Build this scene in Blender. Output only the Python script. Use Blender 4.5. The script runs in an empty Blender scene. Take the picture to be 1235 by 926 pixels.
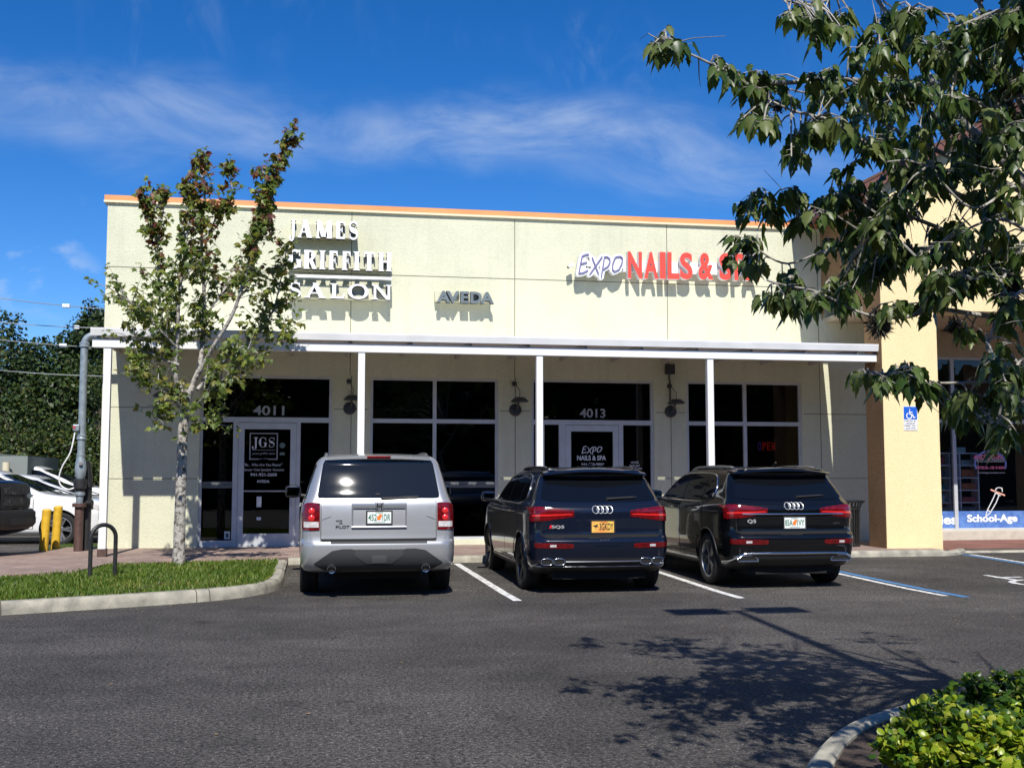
import bpy, bmesh, math, random
import numpy as np
from mathutils import Vector, Matrix
from mathutils.bvhtree import BVHTree
scene = bpy.context.scene
COL = scene.collection
R = math.radians
random.seed(11); rng = np.random.default_rng(5)

# ------------------------------------------------------------------ camera (and a helper that turns a photo pixel into a point on a real plane)
FPX, YAW, PIT, CAMH = 1350.0, R(9.9), R(4.7), 1.6
_fw = Vector((math.sin(YAW)*math.cos(PIT), math.cos(YAW)*math.cos(PIT), math.sin(PIT)))
_rt = Vector((math.cos(YAW), -math.sin(YAW), 0)); _up = _rt.cross(_fw)
def ray(px, py): return _fw + _rt*((px-617.5)/FPX) - _up*((py-463)/FPX)
def onY(px, py, Y):
    r = ray(px, py); return Vector((0, 0, CAMH)) + r*(Y/r.y)
def onZ(px, py, z):
    r = ray(px, py); return Vector((0, 0, CAMH)) + r*((z-CAMH)/r.z)
cam = bpy.data.cameras.new('camera'); camo = bpy.data.objects.new('camera', cam); COL.objects.link(camo)
cam.sensor_width = 36; cam.lens = FPX/1235*36; cam.clip_end = 3000; cam.clip_start = 0.05
camo.location = (0, 0, CAMH); camo.rotation_euler = (R(90)+PIT, 0, -YAW)
scene.camera = camo

# ------------------------------------------------------------------ materials
def nd(nt, t, **kw):
    n = nt.nodes.new(t)
    for k, v in kw.items():
        if k.startswith('i_'): n.inputs[k[2:].replace('_', ' ')].default_value = v
        else: setattr(n, k, v)
    return n
def col4(c): return (c[0], c[1], c[2], 1)
def mat(name, c, rough=.6, metal=0, var=0, vscale=8, bump=0, bscale=60, coat=0, spec=.5, c2=None, vdetail=6, emit=None, estr=0, coord='Object', trans=0, thr=(.35, .7), bdist=.01):
    m = bpy.data.materials.new(name); m.use_nodes = True; nt = m.node_tree; b = nt.nodes['Principled BSDF']
    b.inputs['Base Color'].default_value = col4(c); b.inputs['Roughness'].default_value = rough; b.inputs['Metallic'].default_value = metal
    b.inputs['Specular IOR Level'].default_value = spec
    if coat: b.inputs['Coat Weight'].default_value = coat; b.inputs['Coat Roughness'].default_value = .03
    tc = None
    if var or bump: tc = nd(nt, 'ShaderNodeTexCoord')
    if var:
        n = nd(nt, 'ShaderNodeTexNoise', i_Scale=vscale, i_Detail=vdetail); nt.links.new(tc.outputs[coord], n.inputs['Vector'])
        rp = nd(nt, 'ShaderNodeMapRange'); rp.inputs['From Min'].default_value = thr[0]; rp.inputs['From Max'].default_value = thr[1]
        nt.links.new(n.outputs['Fac'], rp.inputs['Value'])
        mx = nd(nt, 'ShaderNodeMix', data_type='RGBA')
        d = c2 if c2 else tuple(x*(1-var) for x in c)
        mx.inputs['A'].default_value = col4(c); mx.inputs['B'].default_value = col4(d)
        nt.links.new(rp.outputs[0], mx.inputs['Factor']); nt.links.new(mx.outputs['Result'], b.inputs['Base Color'])
    if bump:
        n2 = nd(nt, 'ShaderNodeTexNoise', i_Scale=bscale, i_Detail=4); nt.links.new(tc.outputs[coord], n2.inputs['Vector'])
        bp = nd(nt, 'ShaderNodeBump', i_Strength=bump, i_Distance=bdist); nt.links.new(n2.outputs['Fac'], bp.inputs['Height']); nt.links.new(bp.outputs[0], b.inputs['Normal'])
    if emit: b.inputs['Emission Color'].default_value = col4(emit); b.inputs['Emission Strength'].default_value = estr
    return m
def leafmat(name, c, tr=.3, rough=.45, var=.3, vscale=3):
    m = mat(name, c, rough, var=var, vscale=vscale, spec=.35); nt = m.node_tree; b = nt.nodes['Principled BSDF']
    t = nd(nt, 'ShaderNodeBsdfTranslucent'); t.inputs['Color'].default_value = (min(1, c[0]*1.7), min(1, c[1]*1.6), c[2]*.7, 1)
    mx = nd(nt, 'ShaderNodeMixShader'); mx.inputs[0].default_value = tr
    out = nt.nodes['Material Output']
    nt.links.new(b.outputs[0], mx.inputs[1]); nt.links.new(t.outputs[0], mx.inputs[2]); nt.links.new(mx.outputs[0], out.inputs[0])
    return m
def glassmat(name, tint=(.02, .025, .03), tr=.25, rough=.01, ior=1.5):
    # tinted glazing: lets a little of the dark room through and mirrors the lot
    m = bpy.data.materials.new(name); m.use_nodes = True; nt = m.node_tree; nt.nodes.clear()
    out = nd(nt, 'ShaderNodeOutputMaterial'); tp = nd(nt, 'ShaderNodeBsdfTransparent'); tp.inputs[0].default_value = (tr, tr*1.02, tr*1.02, 1)
    gl = nd(nt, 'ShaderNodeBsdfGlossy'); gl.inputs['Roughness'].default_value = rough; gl.inputs['Color'].default_value = (.9, .95, 1, 1)
    fr = nd(nt, 'ShaderNodeFresnel'); fr.inputs[0].default_value = ior
    mx = nd(nt, 'ShaderNodeMixShader')
    nt.links.new(fr.outputs[0], mx.inputs[0]); nt.links.new(tp.outputs[0], mx.inputs[1]); nt.links.new(gl.outputs[0], mx.inputs[2]); nt.links.new(mx.outputs[0], out.inputs[0])
    return m
M = {}
def stucco(name, c, var=.16, streak=.12, rough_=1.0):
    m = mat(name, c, .9, spec=.15); nt = m.node_tree; b = nt.nodes['Principled BSDF']; tc = nd(nt, 'ShaderNodeTexCoord')
    n1 = nd(nt, 'ShaderNodeTexNoise', i_Scale=1.1, i_Detail=8, i_Roughness=.65); nt.links.new(tc.outputs['Object'], n1.inputs['Vector'])
    mp = nd(nt, 'ShaderNodeMapping'); mp.inputs['Scale'].default_value = (3.5, 3.5, .25); nt.links.new(tc.outputs['Object'], mp.inputs[0])
    n3 = nd(nt, 'ShaderNodeTexNoise', i_Scale=1.6, i_Detail=5); nt.links.new(mp.outputs[0], n3.inputs['Vector'])
    n2 = nd(nt, 'ShaderNodeTexNoise', i_Scale=45, i_Detail=3); nt.links.new(tc.outputs['Object'], n2.inputs['Vector'])
    def mixm(a_sock, fac_sock, amount, lo, hi):
        r = nd(nt, 'ShaderNodeMapRange'); r.inputs['From Min'].default_value = lo; r.inputs['From Max'].default_value = hi
        r.inputs['To Min'].default_value = 1; r.inputs['To Max'].default_value = 1-amount
        nt.links.new(fac_sock, r.inputs['Value'])
        v = nd(nt, 'ShaderNodeVectorMath', operation='SCALE'); nt.links.new(a_sock, v.inputs[0]); nt.links.new(r.outputs[0], v.inputs['Scale'])
        return v.outputs[0]
    rgb = nd(nt, 'ShaderNodeRGB'); rgb.outputs[0].default_value = col4(c)
    s = mixm(rgb.outputs[0], n1.outputs['Fac'], var, .4, .7); s = mixm(s, n3.outputs['Fac'], streak, .5, .75); s = mixm(s, n2.outputs['Fac'], .09*rough_**2, .4, .65)
    nt.links.new(s, b.inputs['Base Color'])
    n4 = nd(nt, 'ShaderNodeTexNoise', i_Scale=28, i_Detail=5, i_Roughness=.7); nt.links.new(tc.outputs['Object'], n4.inputs['Vector'])
    bp = nd(nt, 'ShaderNodeBump', i_Strength=.55*min(1.8, rough_), i_Distance=.02*rough_**2); nt.links.new(n4.outputs['Fac'], bp.inputs['Height']); nt.links.new(bp.outputs[0], b.inputs['Normal'])
    return m
M['cream'] = stucco('cream_stucco', (.665, .665, .495), .09, .07)
M['yellow'] = stucco('yellow_stucco', (.88, .71, .40), .08, .04)
M['brown'] = stucco('brown_stucco', (.37, .23, .12), .25, .1, 1.6)
M['tan'] = stucco('tan_stucco', (.55, .46, .33))
M['orange'] = mat('orange_coping', (.80, .33, .115), .5, var=.15, vscale=2)
M['cap'] = mat('cream_drip', (.75, .66, .45), .6)
M['joint'] = mat('dark_joint', (.16, .155, .11), .9)  # even dark grey of the wall joints themselves
M['white'] = mat('white_painted_metal', (.80, .80, .79), .45, var=.10, vscale=3, c2=(.70, .71, .70))
M['gutter'] = mat('gutter_metal', (.76, .76, .76), .5, var=.15, vscale=2)
M['alu'] = mat('frame_aluminium', (.56, .58, .60), .45, metal=.15, var=.12, vscale=5)
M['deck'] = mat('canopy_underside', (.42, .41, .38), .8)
M['glass'] = glassmat('tinted_glass', tr=.16)
M['glass_r'] = glassmat('clear_glass', tr=.88)
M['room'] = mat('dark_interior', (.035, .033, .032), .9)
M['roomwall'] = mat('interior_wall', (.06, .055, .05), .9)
M['black'] = mat('black_metal', (.012, .012, .013), .45, var=.3, vscale=20, c2=(.03, .03, .03))
M['dark'] = mat('dark_rubber', (.008, .008, .008), .7)
M['concrete'] = mat('kerb_concrete', (.40, .375, .30), .9, var=.45, vscale=5, c2=(.20, .19, .16), bump=.5, bscale=40)
M['galv'] = mat('galvanised_pipe', (.33, .39, .43), .45, metal=.35, var=.35, vscale=9)
M['rust'] = mat('brown_pipe_paint', (.10, .055, .045), .6, var=.4, vscale=12)
M['bollard'] = mat('yellow_bollard_paint', (.72, .44, .03), .55, var=.25, vscale=9)
M['lamp'] = mat('bronze_lamp', (.035, .036, .038), .4)
M['lens'] = mat('lamp_lens', (.15, .15, .15), .3)
M['red_sign'] = mat('red_acrylic', (.74, .075, .05), .4)
M['white_sign'] = mat('white_acrylic', (.86, .86, .86), .4)
M['grey_sign'] = mat('grey_letters', (.13, .16, .175), .5, var=.2, vscale=8)
M['violet'] = mat('violet_script', (.16, .145, .30), .5)
M['return'] = mat('dark_return', (.028, .030, .035), .5)
M['decal'] = mat('white_vinyl', (.66, .68, .70), .5)
M['decal_g'] = mat('grey_vinyl', (.34, .36, .37), .5)
M['pink'] = mat('pink_vinyl', (.90, .22, .36), .5)
M['blue_sign'] = mat('blue_sign', (.015, .11, .55), .4)
M['banner'] = mat('blue_banner', (.06, .14, .42), .5, var=.5, vscale=9, c2=(.12, .24, .55))
M['trash'] = M['black']

# ------------------------------------------------------------------ mesh helpers
def link(o, parent=None):
    COL.objects.link(o)
    if parent is not None: o.parent = parent
    return o
def meshobj(name, verts, faces, mats, parent=None, smooth=None, fm=None, loc=None):
    me = bpy.data.meshes.new(name); me.from_pydata([tuple(v) for v in verts], [], [tuple(f) for f in faces])
    if not isinstance(mats, (list, tuple)): mats = [mats]
    for m in mats: me.materials.append(m)
    if fm is not None: me.polygons.foreach_set('material_index', list(fm))
    if smooth is not None:
        me.polygons.foreach_set('use_smooth', [True]*len(me.polygons))
        if smooth < 170: me.set_sharp_from_angle(angle=R(smooth))
    me.update()
    o = bpy.data.objects.new(name, me)
    if loc: o.location = loc
    return link(o, parent)
class MB:
    "collects shapes into one mesh"
    def __init__(s): s.v = []; s.f = []; s.m = []
    def add(s, vs, fs, mi=0):
        b = len(s.v); s.v += [tuple(v) for v in vs]; s.f += [tuple(i+b for i in f) for f in fs]; s.m += [mi]*len(fs); return s
    def box(s, x0, x1, y0, y1, z0, z1, mi=0, bev=0):
        if bev: return s.bbox(x0, x1, y0, y1, z0, z1, bev, mi)
        vs = [(x0,y0,z0),(x1,y0,z0),(x1,y1,z0),(x0,y1,z0),(x0,y0,z1),(x1,y0,z1),(x1,y1,z1),(x0,y1,z1)]
        return s.add(vs, [(0,3,2,1),(4,5,6,7),(0,1,5,4),(1,2,6,5),(2,3,7,6),(3,0,4,7)], mi)
    def bbox(s, x0, x1, y0, y1, z0, z1, b, mi=0):
        bm = bmesh.new(); bmesh.ops.create_cube(bm, size=1)
        for v in bm.verts: v.co = Vector((x0 if v.co.x < 0 else x1, y0 if v.co.y < 0 else y1, z0 if v.co.z < 0 else z1))
        bmesh.ops.bevel(bm, geom=list(bm.edges), offset=b, segments=2, affect='EDGES', profile=.5)
        s.bm(bm, mi); return s
    def bm(s, bm, mi=0, T=None):
        bm.verts.index_update()
        s.add([(T @ v.co if T else v.co) for v in bm.verts], [[v.index for v in f.verts] for f in bm.faces], mi); bm.free(); return s
    def tube(s, pts, r, n=8, mi=0, cap=True):
        pts = [Vector(p) for p in pts]; rs = [float(np.interp(i/max(1, len(pts)-1), np.linspace(0, 1, len(r)), r)) for i in range(len(pts))] if isinstance(r, (list, tuple)) else [r]*len(pts)
        rings = []; prev = None
        for i, p in enumerate(pts):
            d = (pts[min(i+1, len(pts)-1)]-pts[max(i-1, 0)])
            if d.length < 1e-9: d = Vector((0, 0, 1))
            d.normalize()
            a = prev if prev is not None else (Vector((0, 0, 1)) if abs(d.z) < .9 else Vector((1, 0, 0)))
            u = (a - d*a.dot(d))
            if u.length < 1e-5: u = d.orthogonal()
            u.normalize(); prev = u; w = d.cross(u)
            rings.append([p+u*(rs[i]*math.cos(2*math.pi*k/n))+w*(rs[i]*math.sin(2*math.pi*k/n)) for k in range(n)])
        vs = [v for q in rings for v in q]; fs = []
        for i in range(len(rings)-1):
            for k in range(n):
                a, b = i*n+k, i*n+(k+1) % n; fs.append((a, b, b+n, a+n))
        if cap: fs.append(tuple(range(n))[::-1]); fs.append(tuple(range((len(rings)-1)*n, len(rings)*n)))
        return s.add(vs, fs, mi)
    def cyl(s, x, y, z0, z1, r, n=20, mi=0, r1=None):
        return s.tube([(x, y, z0), (x, y, z1)], [r, r1 if r1 is not None else r], n, mi)
    def lathe(s, prof, n=32, axis='z', c=(0, 0, 0), mi=0):
        vs = []; fs = []
        for (r, h) in prof:
            for k in range(n):
                a = 2*math.pi*k/n; p = (r*math.cos(a), r*math.sin(a), h)
                if axis == 'x': p = (h, p[0], p[1])
                elif axis == 'y': p = (p[1], h, p[0])
                vs.append((p[0]+c[0], p[1]+c[1], p[2]+c[2]))
        for i in range(len(prof)-1):
            for k in range(n): a, b = i*n+k, i*n+(k+1) % n; fs.append((a, b, b+n, a+n))
        return s.add(vs, fs, mi)
    def prism(s, poly, a0, a1, axis='y', mi=0):
        "poly: 2D points; axis 'y' -> (x,z) extruded along y; 'x' -> (y,z) along x; 'z' -> (x,y) along z"
        n = len(poly)
        def P(u, w, a): return (u, a, w) if axis == 'y' else ((a, u, w) if axis == 'x' else (u, w, a))
        vs = [P(u, w, a0) for u, w in poly]+[P(u, w, a1) for u, w in poly]
        fs = [tuple(range(n)), tuple(range(2*n-1, n-1, -1))]+[(i, i+n, (i+1) % n+n, (i+1) % n) for i in range(n)]
        return s.add(vs, fs, mi)
    def build(s, name, mats, parent=None, smooth=None, loc=None, fix=True):
        o = meshobj(name, s.v, s.f, mats, parent, None, s.m, loc)
        if fix:
            bm = bmesh.new(); bm.from_mesh(o.data); bmesh.ops.recalc_face_normals(bm, faces=bm.faces); bm.to_mesh(o.data); bm.free()
        if smooth is not None:
            o.data.polygons.foreach_set('use_smooth', [True]*len(o.data.polygons))
            if smooth < 170: o.data.set_sharp_from_angle(angle=R(smooth))
        return o
def tag(o, label=None, cat=None, group=None, kind=None):
    if label: o['label'] = label
    if cat: o['category'] = cat
    if group: o['group'] = group
    if kind: o['kind'] = kind
    return o
def thing(name, label, cat, loc=(0, 0, 0), rz=0, group=None, scale=1):
    o = bpy.data.objects.new(name, None); COL.objects.link(o); o.location = loc; o.rotation_euler = (0, 0, rz); o.scale = (scale,)*3
    return tag(o, label, cat, group)
def local(o, parent):
    "parent an object built in world coordinates without moving it (parents here are unrotated)"
    o.parent = parent; o.location = Vector(o.location)-parent.location; return o
def copy_tree(o, parent=None):
    c = o.copy(); COL.objects.link(c)
    if parent is not None: c.parent = parent
    for ch in list(o.children): copy_tree(ch, c)
    return c

# ------------------------------------------------------------------ lettering
_gc = {}
def glyph(ch, bold=0.0, shear=0.0):
    k = (ch, bold, shear)
    if k in _gc: return _gc[k]
    cu = bpy.data.curves.new('t', 'FONT'); cu.body = ch; cu.extrude = .5; cu.offset = bold; cu.shear = shear; cu.resolution_u = 4
    o = bpy.data.objects.new('t', cu); COL.objects.link(o)
    me = bpy.data.meshes.new_from_object(o.evaluated_get(bpy.context.evaluated_depsgraph_get()))
    V = np.array([v.co for v in me.vertices]); Fc = [tuple(p.vertices) for p in me.polygons]
    bpy.data.objects.remove(o); bpy.data.meshes.remove(me); bpy.data.curves.remove(cu)
    _gc[k] = (V, Fc); return _gc[k]
def text_box(name, s, x0, x1, z0, z1, yf, depth, m, parent, bold=.0, shear=0, fm=None):
    "lettering stretched into the box x0..x1, z0..z1; its face at yf (towards -y), its back at yf+depth"
    V, Fc = glyph(s, bold, shear)
    lo, hi = V.min(0), V.max(0); sp = np.maximum(hi-lo, 1e-6)
    X = x0+(V[:, 0]-lo[0])/sp[0]*(x1-x0); Z = z0+(V[:, 1]-lo[1])/sp[1]*(z1-z0); Y = yf+(.5-V[:, 2])*depth
    mats = m if isinstance(m, (list, tuple)) else [m]
    fmi = None
    if len(mats) > 1: fmi = [0 if np.ptp(V[list(f), 2]) < 1e-4 else 1 for f in Fc]
    return meshobj(name, np.stack([X, Y, Z], 1), Fc, mats, parent, None, fmi)
def text_line(name, s, xc, zb, h, yf, depth, m, parent, bold=0, shear=0, width=None):
    V, _ = glyph(s, bold, shear); Hc = glyph('H', bold, 0)[0]; hh = np.ptp(Hc[:, 1]); w = np.ptp(V[:, 0])*h/hh
    if width: w = width
    lo, hi = V[:, 1].min(), V[:, 1].max(); z0 = zb+lo*h/hh; z1 = zb+hi*h/hh
    return text_box(name, s, xc-w/2, xc+w/2, z0, z1, yf, depth, m, parent, bold, shear)
# serif capitals drawn as stems, hairlines, brackets and swelling curves in a unit box
def _arc(cx, cz, rx, rz, a0, a1, t0, t1, n=18):
    "swelling curve: thickness t0 where horizontal strokes, t1 where vertical"
    out = []
    for i in range(n):
        b0 = R(a0+(a1-a0)*i/n); b1 = R(a0+(a1-a0)*(i+1)/n); q = []
        for b in (b0, b1):
            t = t0+(t1-t0)*abs(math.cos(b))**1.5
            q.append(((cx+(rx-t/2)*math.cos(b)+t/2*math.cos(b), cz+(rz-t0/2)*math.sin(b)+t0/2*math.sin(b)), (cx+(rx-t)*math.cos(b), cz+(rz-t0)*math.sin(b))))
        out.append([q[0][0], q[1][0], q[1][1], q[0][1]])
    return out
def _st(x, t, z0=0, z1=1): return [[(x-t/2, z0), (x+t/2, z0), (x+t/2, z1), (x-t/2, z1)]]
def _dg(xa, za, xb, zb, t): return [[(xa-t/2, za), (xa+t/2, za), (xb+t/2, zb), (xb-t/2, zb)]]
def _sf(x, w, z, s=.07, t=.0):
    d = s if z < .5 else -s
    return [[(x-w/2, z), (x+w/2, z), (x+w/2-.01, z+d*.6), (x+w*.22, z+d*1.3), (x-w*.22, z+d*1.3), (x-w/2+.01, z+d*.6)]]
def serif(ch, b=.22, h=.09):
    if ch == 'I': return _st(.5, b*2)+_sf(.5, .95, 0)+_sf(.5, .95, 1)
    if ch == 'J': return _st(.62, b*1.3, .0, 1)+_sf(.62, .72, 1)+_arc(.36, .0, .385, .22, 180, 360, h, b*1.2, 12)+_arc(.13, .02, .12, .1, 0, 360, .1, .12, 10)
    if ch == 'A': return _dg(.13, 0, .50, 1, h)+_dg(.80, 0, .47, 1, b*1.15)+[[(.24, .28), (.68, .28), (.66, .37), (.27, .37)]]+_sf(.13, .28, 0)+_sf(.82, .36, 0)
    if ch == 'M': return _st(.14, h, 0, 1)+_st(.83, b, 0, 1)+_dg(.48, .08, .18, 1, b)+_dg(.50, .08, .80, 1, h)+_sf(.14, .28, 0)+_sf(.83, .34, 0)+_sf(.12, .24, 1, )+_sf(.86, .28, 1)
    if ch == 'N': return _st(.16, h, 0, 1)+_st(.85, h, 0, 1)+_dg(.82, 0, .18, 1, b)+_sf(.16, .32, 0)+_sf(.13, .26, 1)+_sf(.85, .32, 1)
    if ch == 'E': return _st(.27, b*1.3)+[[(.1, 0), (.9, 0), (.95, .30), (.88, .30), (.78, h), (.1, h)], [(.1, 1-h), (.76, 1-h), (.85, .73), (.91, .73), (.89, 1), (.1, 1)], [(.3, .47), (.62, .47), (.62, .55), (.3, .55)], [(.6, .36), (.68, .36), (.68, .66), (.6, .66)]]
    if ch == 'F': return _st(.30, b*1.3)+_sf(.32, .58, 0)+[[(.1, 1-h), (.76, 1-h), (.85, .70), (.92, .70), (.90, 1), (.1, 1)], [(.3, .45), (.64, .45), (.64, .53), (.3, .53)], [(.62, .34), (.70, .34), (.70, .64), (.62, .64)]]
    if ch == 'L': return _st(.30, b*1.2)+_sf(.30, .56, 1)+[[(.08, 0), (.92, 0), (.97, .34), (.89, .34), (.79, h), (.08, h)]]
    if ch == 'T': return _st(.5, b*1.25)+_sf(.5, .58, 0)+[[(.06, 1-h), (.94, 1-h), (.95, 1), (.05, 1)], [(.03, .70), (.10, .70), (.17, 1), (.05, 1)], [(.97, .70), (.90, .70), (.83, 1), (.95, 1)]]
    if ch == 'H': return _st(.22, b)+_st(.78, b)+_sf(.22, .40, 0)+_sf(.22, .40, 1)+_sf(.78, .40, 0)+_sf(.78, .40, 1)+[[(.3, .46), (.7, .46), (.7, .55), (.3, .55)]]
    if ch == 'O': return _arc(.5, .5, .49, .51, 0, 360, h, b*.95, 40)
    if ch == 'G': return _arc(.5, .5, .48, .51, 50, 345, h, b*1.25, 30)+_st(.82, b, .05, .42)+[[(.6, .42), (1.0, .42), (1.0, .49), (.6, .49)], [(.80, .66), (.88, .66), (.88, 1), (.84, 1)]]
    if ch == 'R': return _st(.25, b*1.15)+_sf(.25, .46, 0)+[[(.05, 1-h), (.55, 1-h), (.55, 1), (.05, 1)], [(.25, .46), (.55, .46), (.55, .54), (.25, .54)]]+_arc(.52, .73, .36, .27, -90, 90, h, b*1.1, 16)+_dg(.85, 0, .52, .5, b*1.05)+_sf(.88, .24, 0, .05)
    if ch == 'S':
        pts = []; n = 26
        for i in range(n+1):
            t = i/n; a = R(40+ (230)*t*2) if t <= .5 else None
            if t <= .5:
                a = R(35+235*(t*2)); p = (.5+.36*math.cos(a), .745+.23*math.sin(a))
            else:
                a = R(90-235*((t-.5)*2)); p = (.5+.38*math.cos(a), .255+.23*math.sin(a))
            pts.append(p)
        out = []
        for i in range(n):
            (xa, za), (xb, zb) = pts[i], pts[i+1]; t = (i+.5)/n; th = h+ (b*1.15-h)*max(0, 1-abs(t-.5)/.24)
            d = Vector((xb-xa, zb-za)); 
            if d.length < 1e-6: continue
            d.normalize(); nx, nz = -d.y*th/2, d.x*th/2
            e = .012
            out.append([(xa-nx-d.x*e, za-nz-d.y*e), (xb-nx+d.x*e, zb-nz+d.y*e), (xb+nx+d.x*e, zb+nz+d.y*e), (xa+nx-d.x*e, za+nz-d.y*e)])
        return out+[[(.80, .70), (.87, .70), (.87, 1.0), (.82, 1.0)], [(.12, 0), (.17, 0), (.20, .32), (.12, .32)]]
    return _st(.5, .3)
def serif_box(name, ch, x0, x1, z0, z1, yf, depth, mats, parent, b=.22, h=.09):
    mb = MB()
    for i, poly in enumerate(serif(ch, b, h)):
        n = len(poly); y0 = yf-.00025*i
        vs = [(x0+u*(x1-x0), y0, z0+w*(z1-z0)) for u, w in poly]+[(x0+u*(x1-x0), yf+depth, z0+w*(z1-z0)) for u, w in poly]
        mb.add(vs, [tuple(range(n))], 0); mb.add(vs, [(j, j+n, (j+1) % n+n, (j+1) % n) for j in range(n)], 1)
    if len(mats) == 1: mb.m = [0]*len(mb.m)
    return mb.build(name, mats, parent)
def strokes(mb, lines, w, yf, depth, mi=0, mi2=None, step=.0004, n=10):
    "round-ended brush strokes (x,z) extruded; each piece a hair in front of the last"
    k = 0
    for ln in lines:
        for (xa, za), (xb, zb) in zip(ln[:-1], ln[1:]):
            d = Vector((xb-xa, zb-za)); L = d.length
            if L < 1e-6: continue
            a0 = math.atan2(d.y, d.x); poly = []
            for i in range(n+1): a = a0+R(90)+R(180)*i/n; poly.append((xa+w/2*math.cos(a), za+w/2*math.sin(a)))
            for i in range(n+1): a = a0-R(90)+R(180)*i/n; poly.append((xb+w/2*math.cos(a), zb+w/2*math.sin(a)))
            m = len(poly); y0 = yf-step*k; k += 1
            vs = [(u, y0, z) for u, z in poly]+[(u, yf+depth, z) for u, z in poly]
            mb.add(vs, [tuple(range(m))], mi); mb.add(vs, [(j, j+m, (j+1) % m+m, (j+1) % m) for j in range(m)], mi if mi2 is None else mi2)
    return mb
WORLD = []      # things whose parts are written in world coordinates; shifted to the thing's base at the end
def wthing(name, label, cat, loc, group=None):
    o = thing(name, label, cat, loc, 0, group); WORLD.append(o); return o
# ------------------------------------------------------------------ sky and sun
SUN_EL, SUN_AZ = R(48), R(5)           # light travels towards +Y and a little to +X
w = bpy.data.worlds.new('World'); scene.world = w; w.use_nodes = True; nt = w.node_tree; bg = nt.nodes['Background']
sky = nd(nt, 'ShaderNodeTexSky', sky_type='NISHITA', sun_disc=False, sun_elevation=SUN_EL, sun_rotation=R(180)+SUN_AZ, altitude=600, air_density=.8, dust_density=.1, ozone_density=4.0)
tc = nd(nt, 'ShaderNodeTexCoord'); sx = nd(nt, 'ShaderNodeSeparateXYZ'); nt.links.new(tc.outputs['Generated'], sx.inputs[0])
# high feathery cloud, laid out by direction in the sky
ay = nd(nt, 'ShaderNodeMath', operation='ABSOLUTE'); nt.links.new(sx.outputs['Y'], ay.inputs[0])
ay2 = nd(nt, 'ShaderNodeMath', operation='MAXIMUM'); ay2.inputs[1].default_value = .08; nt.links.new(ay.outputs[0], ay2.inputs[0])
dv = nd(nt, 'ShaderNodeVectorMath', operation='DIVIDE'); cz = nd(nt, 'ShaderNodeCombineXYZ')
for k in 'XYZ': nt.links.new(ay2.outputs[0], cz.inputs[k])
nt.links.new(tc.outputs['Generated'], dv.inputs[0]); nt.links.new(cz.outputs[0], dv.inputs[1])
def cnoise(scale, mapscale, rot, detail, lo, hi, dist=0, off=(0, 0, 0), rough=.55):
    mp = nd(nt, 'ShaderNodeMapping'); mp.inputs['Scale'].default_value = mapscale; mp.inputs['Rotation'].default_value = (0, R(rot), 0); mp.inputs['Location'].default_value = off
    nt.links.new(dv.outputs[0], mp.inputs[0])
    n = nd(nt, 'ShaderNodeTexNoise', i_Scale=scale, i_Detail=detail, i_Distortion=dist, i_Roughness=rough); nt.links.new(mp.outputs[0], n.inputs['Vector'])
    r = nd(nt, 'ShaderNodeMapRange', interpolation_type='SMOOTHSTEP'); r.inputs['From Min'].default_value = lo; r.inputs['From Max'].default_value = hi
    nt.links.new(n.outputs['Fac'], r.inputs['Value']); return r.outputs[0]
def mul(a, b, op='MULTIPLY'):
    m = nd(nt, 'ShaderNodeMath', operation=op)
    for i, s in enumerate((a, b)):
        if isinstance(s, (int, float)): m.inputs[i].default_value = s
        else: nt.links.new(s, m.inputs[i])
    return m.outputs[0]
def zband(a, b, c, d):
    r1 = nd(nt, 'ShaderNodeMapRange', interpolation_type='SMOOTHSTEP'); r1.inputs['From Min'].default_value = a; r1.inputs['From Max'].default_value = b
    r2 = nd(nt, 'ShaderNodeMapRange', interpolation_type='SMOOTHSTEP'); r2.inputs['From Min'].default_value = c; r2.inputs['From Max'].default_value = d; r2.inputs['To Min'].default_value = 1; r2.inputs['To Max'].default_value = 0
    sz = nd(nt, 'ShaderNodeSeparateXYZ'); nt.links.new(dv.outputs[0], sz.inputs[0])
    # the cloud bank's height wanders from place to place
    wn = nd(nt, 'ShaderNodeTexNoise', i_Scale=4.0, i_Detail=5); nt.links.new(dv.outputs[0], wn.inputs['Vector'])
    wa = mul(mul(wn.outputs['Fac'], -.5, 'ADD'), .16); zz = mul(sz.outputs['Z'], wa, 'ADD')
    nt.links.new(zz, r1.inputs['Value']); nt.links.new(zz, r2.inputs['Value']); return mul(r1.outputs[0], r2.outputs[0])
wisp = cnoise(5.5, (.8, 1, 2.6), -9, 12, .30, .80, .9, (.4, .2, 0), .62)
body = cnoise(3.2, (.7, 1, 1.6), -9, 6, .30, .66, .4, (1.9, .5, .3), .55)
c1 = mul(mul(wisp, body), zband(.262, .305, .325, .375))
curl = mul(mul(cnoise(9, (1.5, 1, .75), 35, 10, .46, .80, 1.6, (3, 1, 0), .6), cnoise(3, (1, 1, 1), 0, 3, .45, .62, 0, (.2, 0, .9))), zband(.32, .36, .38, .48))
puff = mul(mul(cnoise(11, (1, 1, 1.8), 0, 8, .50, .60, .2, (.77, 0, .1)), cnoise(4, (1, 1, 1), 0, 2, .52, .60, 0, (.3, 0, .2))), zband(.12, .16, .225, .255))
cl = mul(mul(c1, mul(curl, .30), 'MAXIMUM'), mul(puff, .55), 'MAXIMUM'); cl = mul(cl, .62)
hs = nd(nt, 'ShaderNodeHueSaturation'); hs.inputs['Saturation'].default_value = 1.33; hs.inputs['Hue'].default_value = .508; hs.inputs['Value'].default_value = 1.30; nt.links.new(sky.outputs[0], hs.inputs['Color'])
mxw = nd(nt, 'ShaderNodeMix', data_type='RGBA'); mxw.inputs['B'].default_value = (5.6, 6.6, 8.0, 1)
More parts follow.
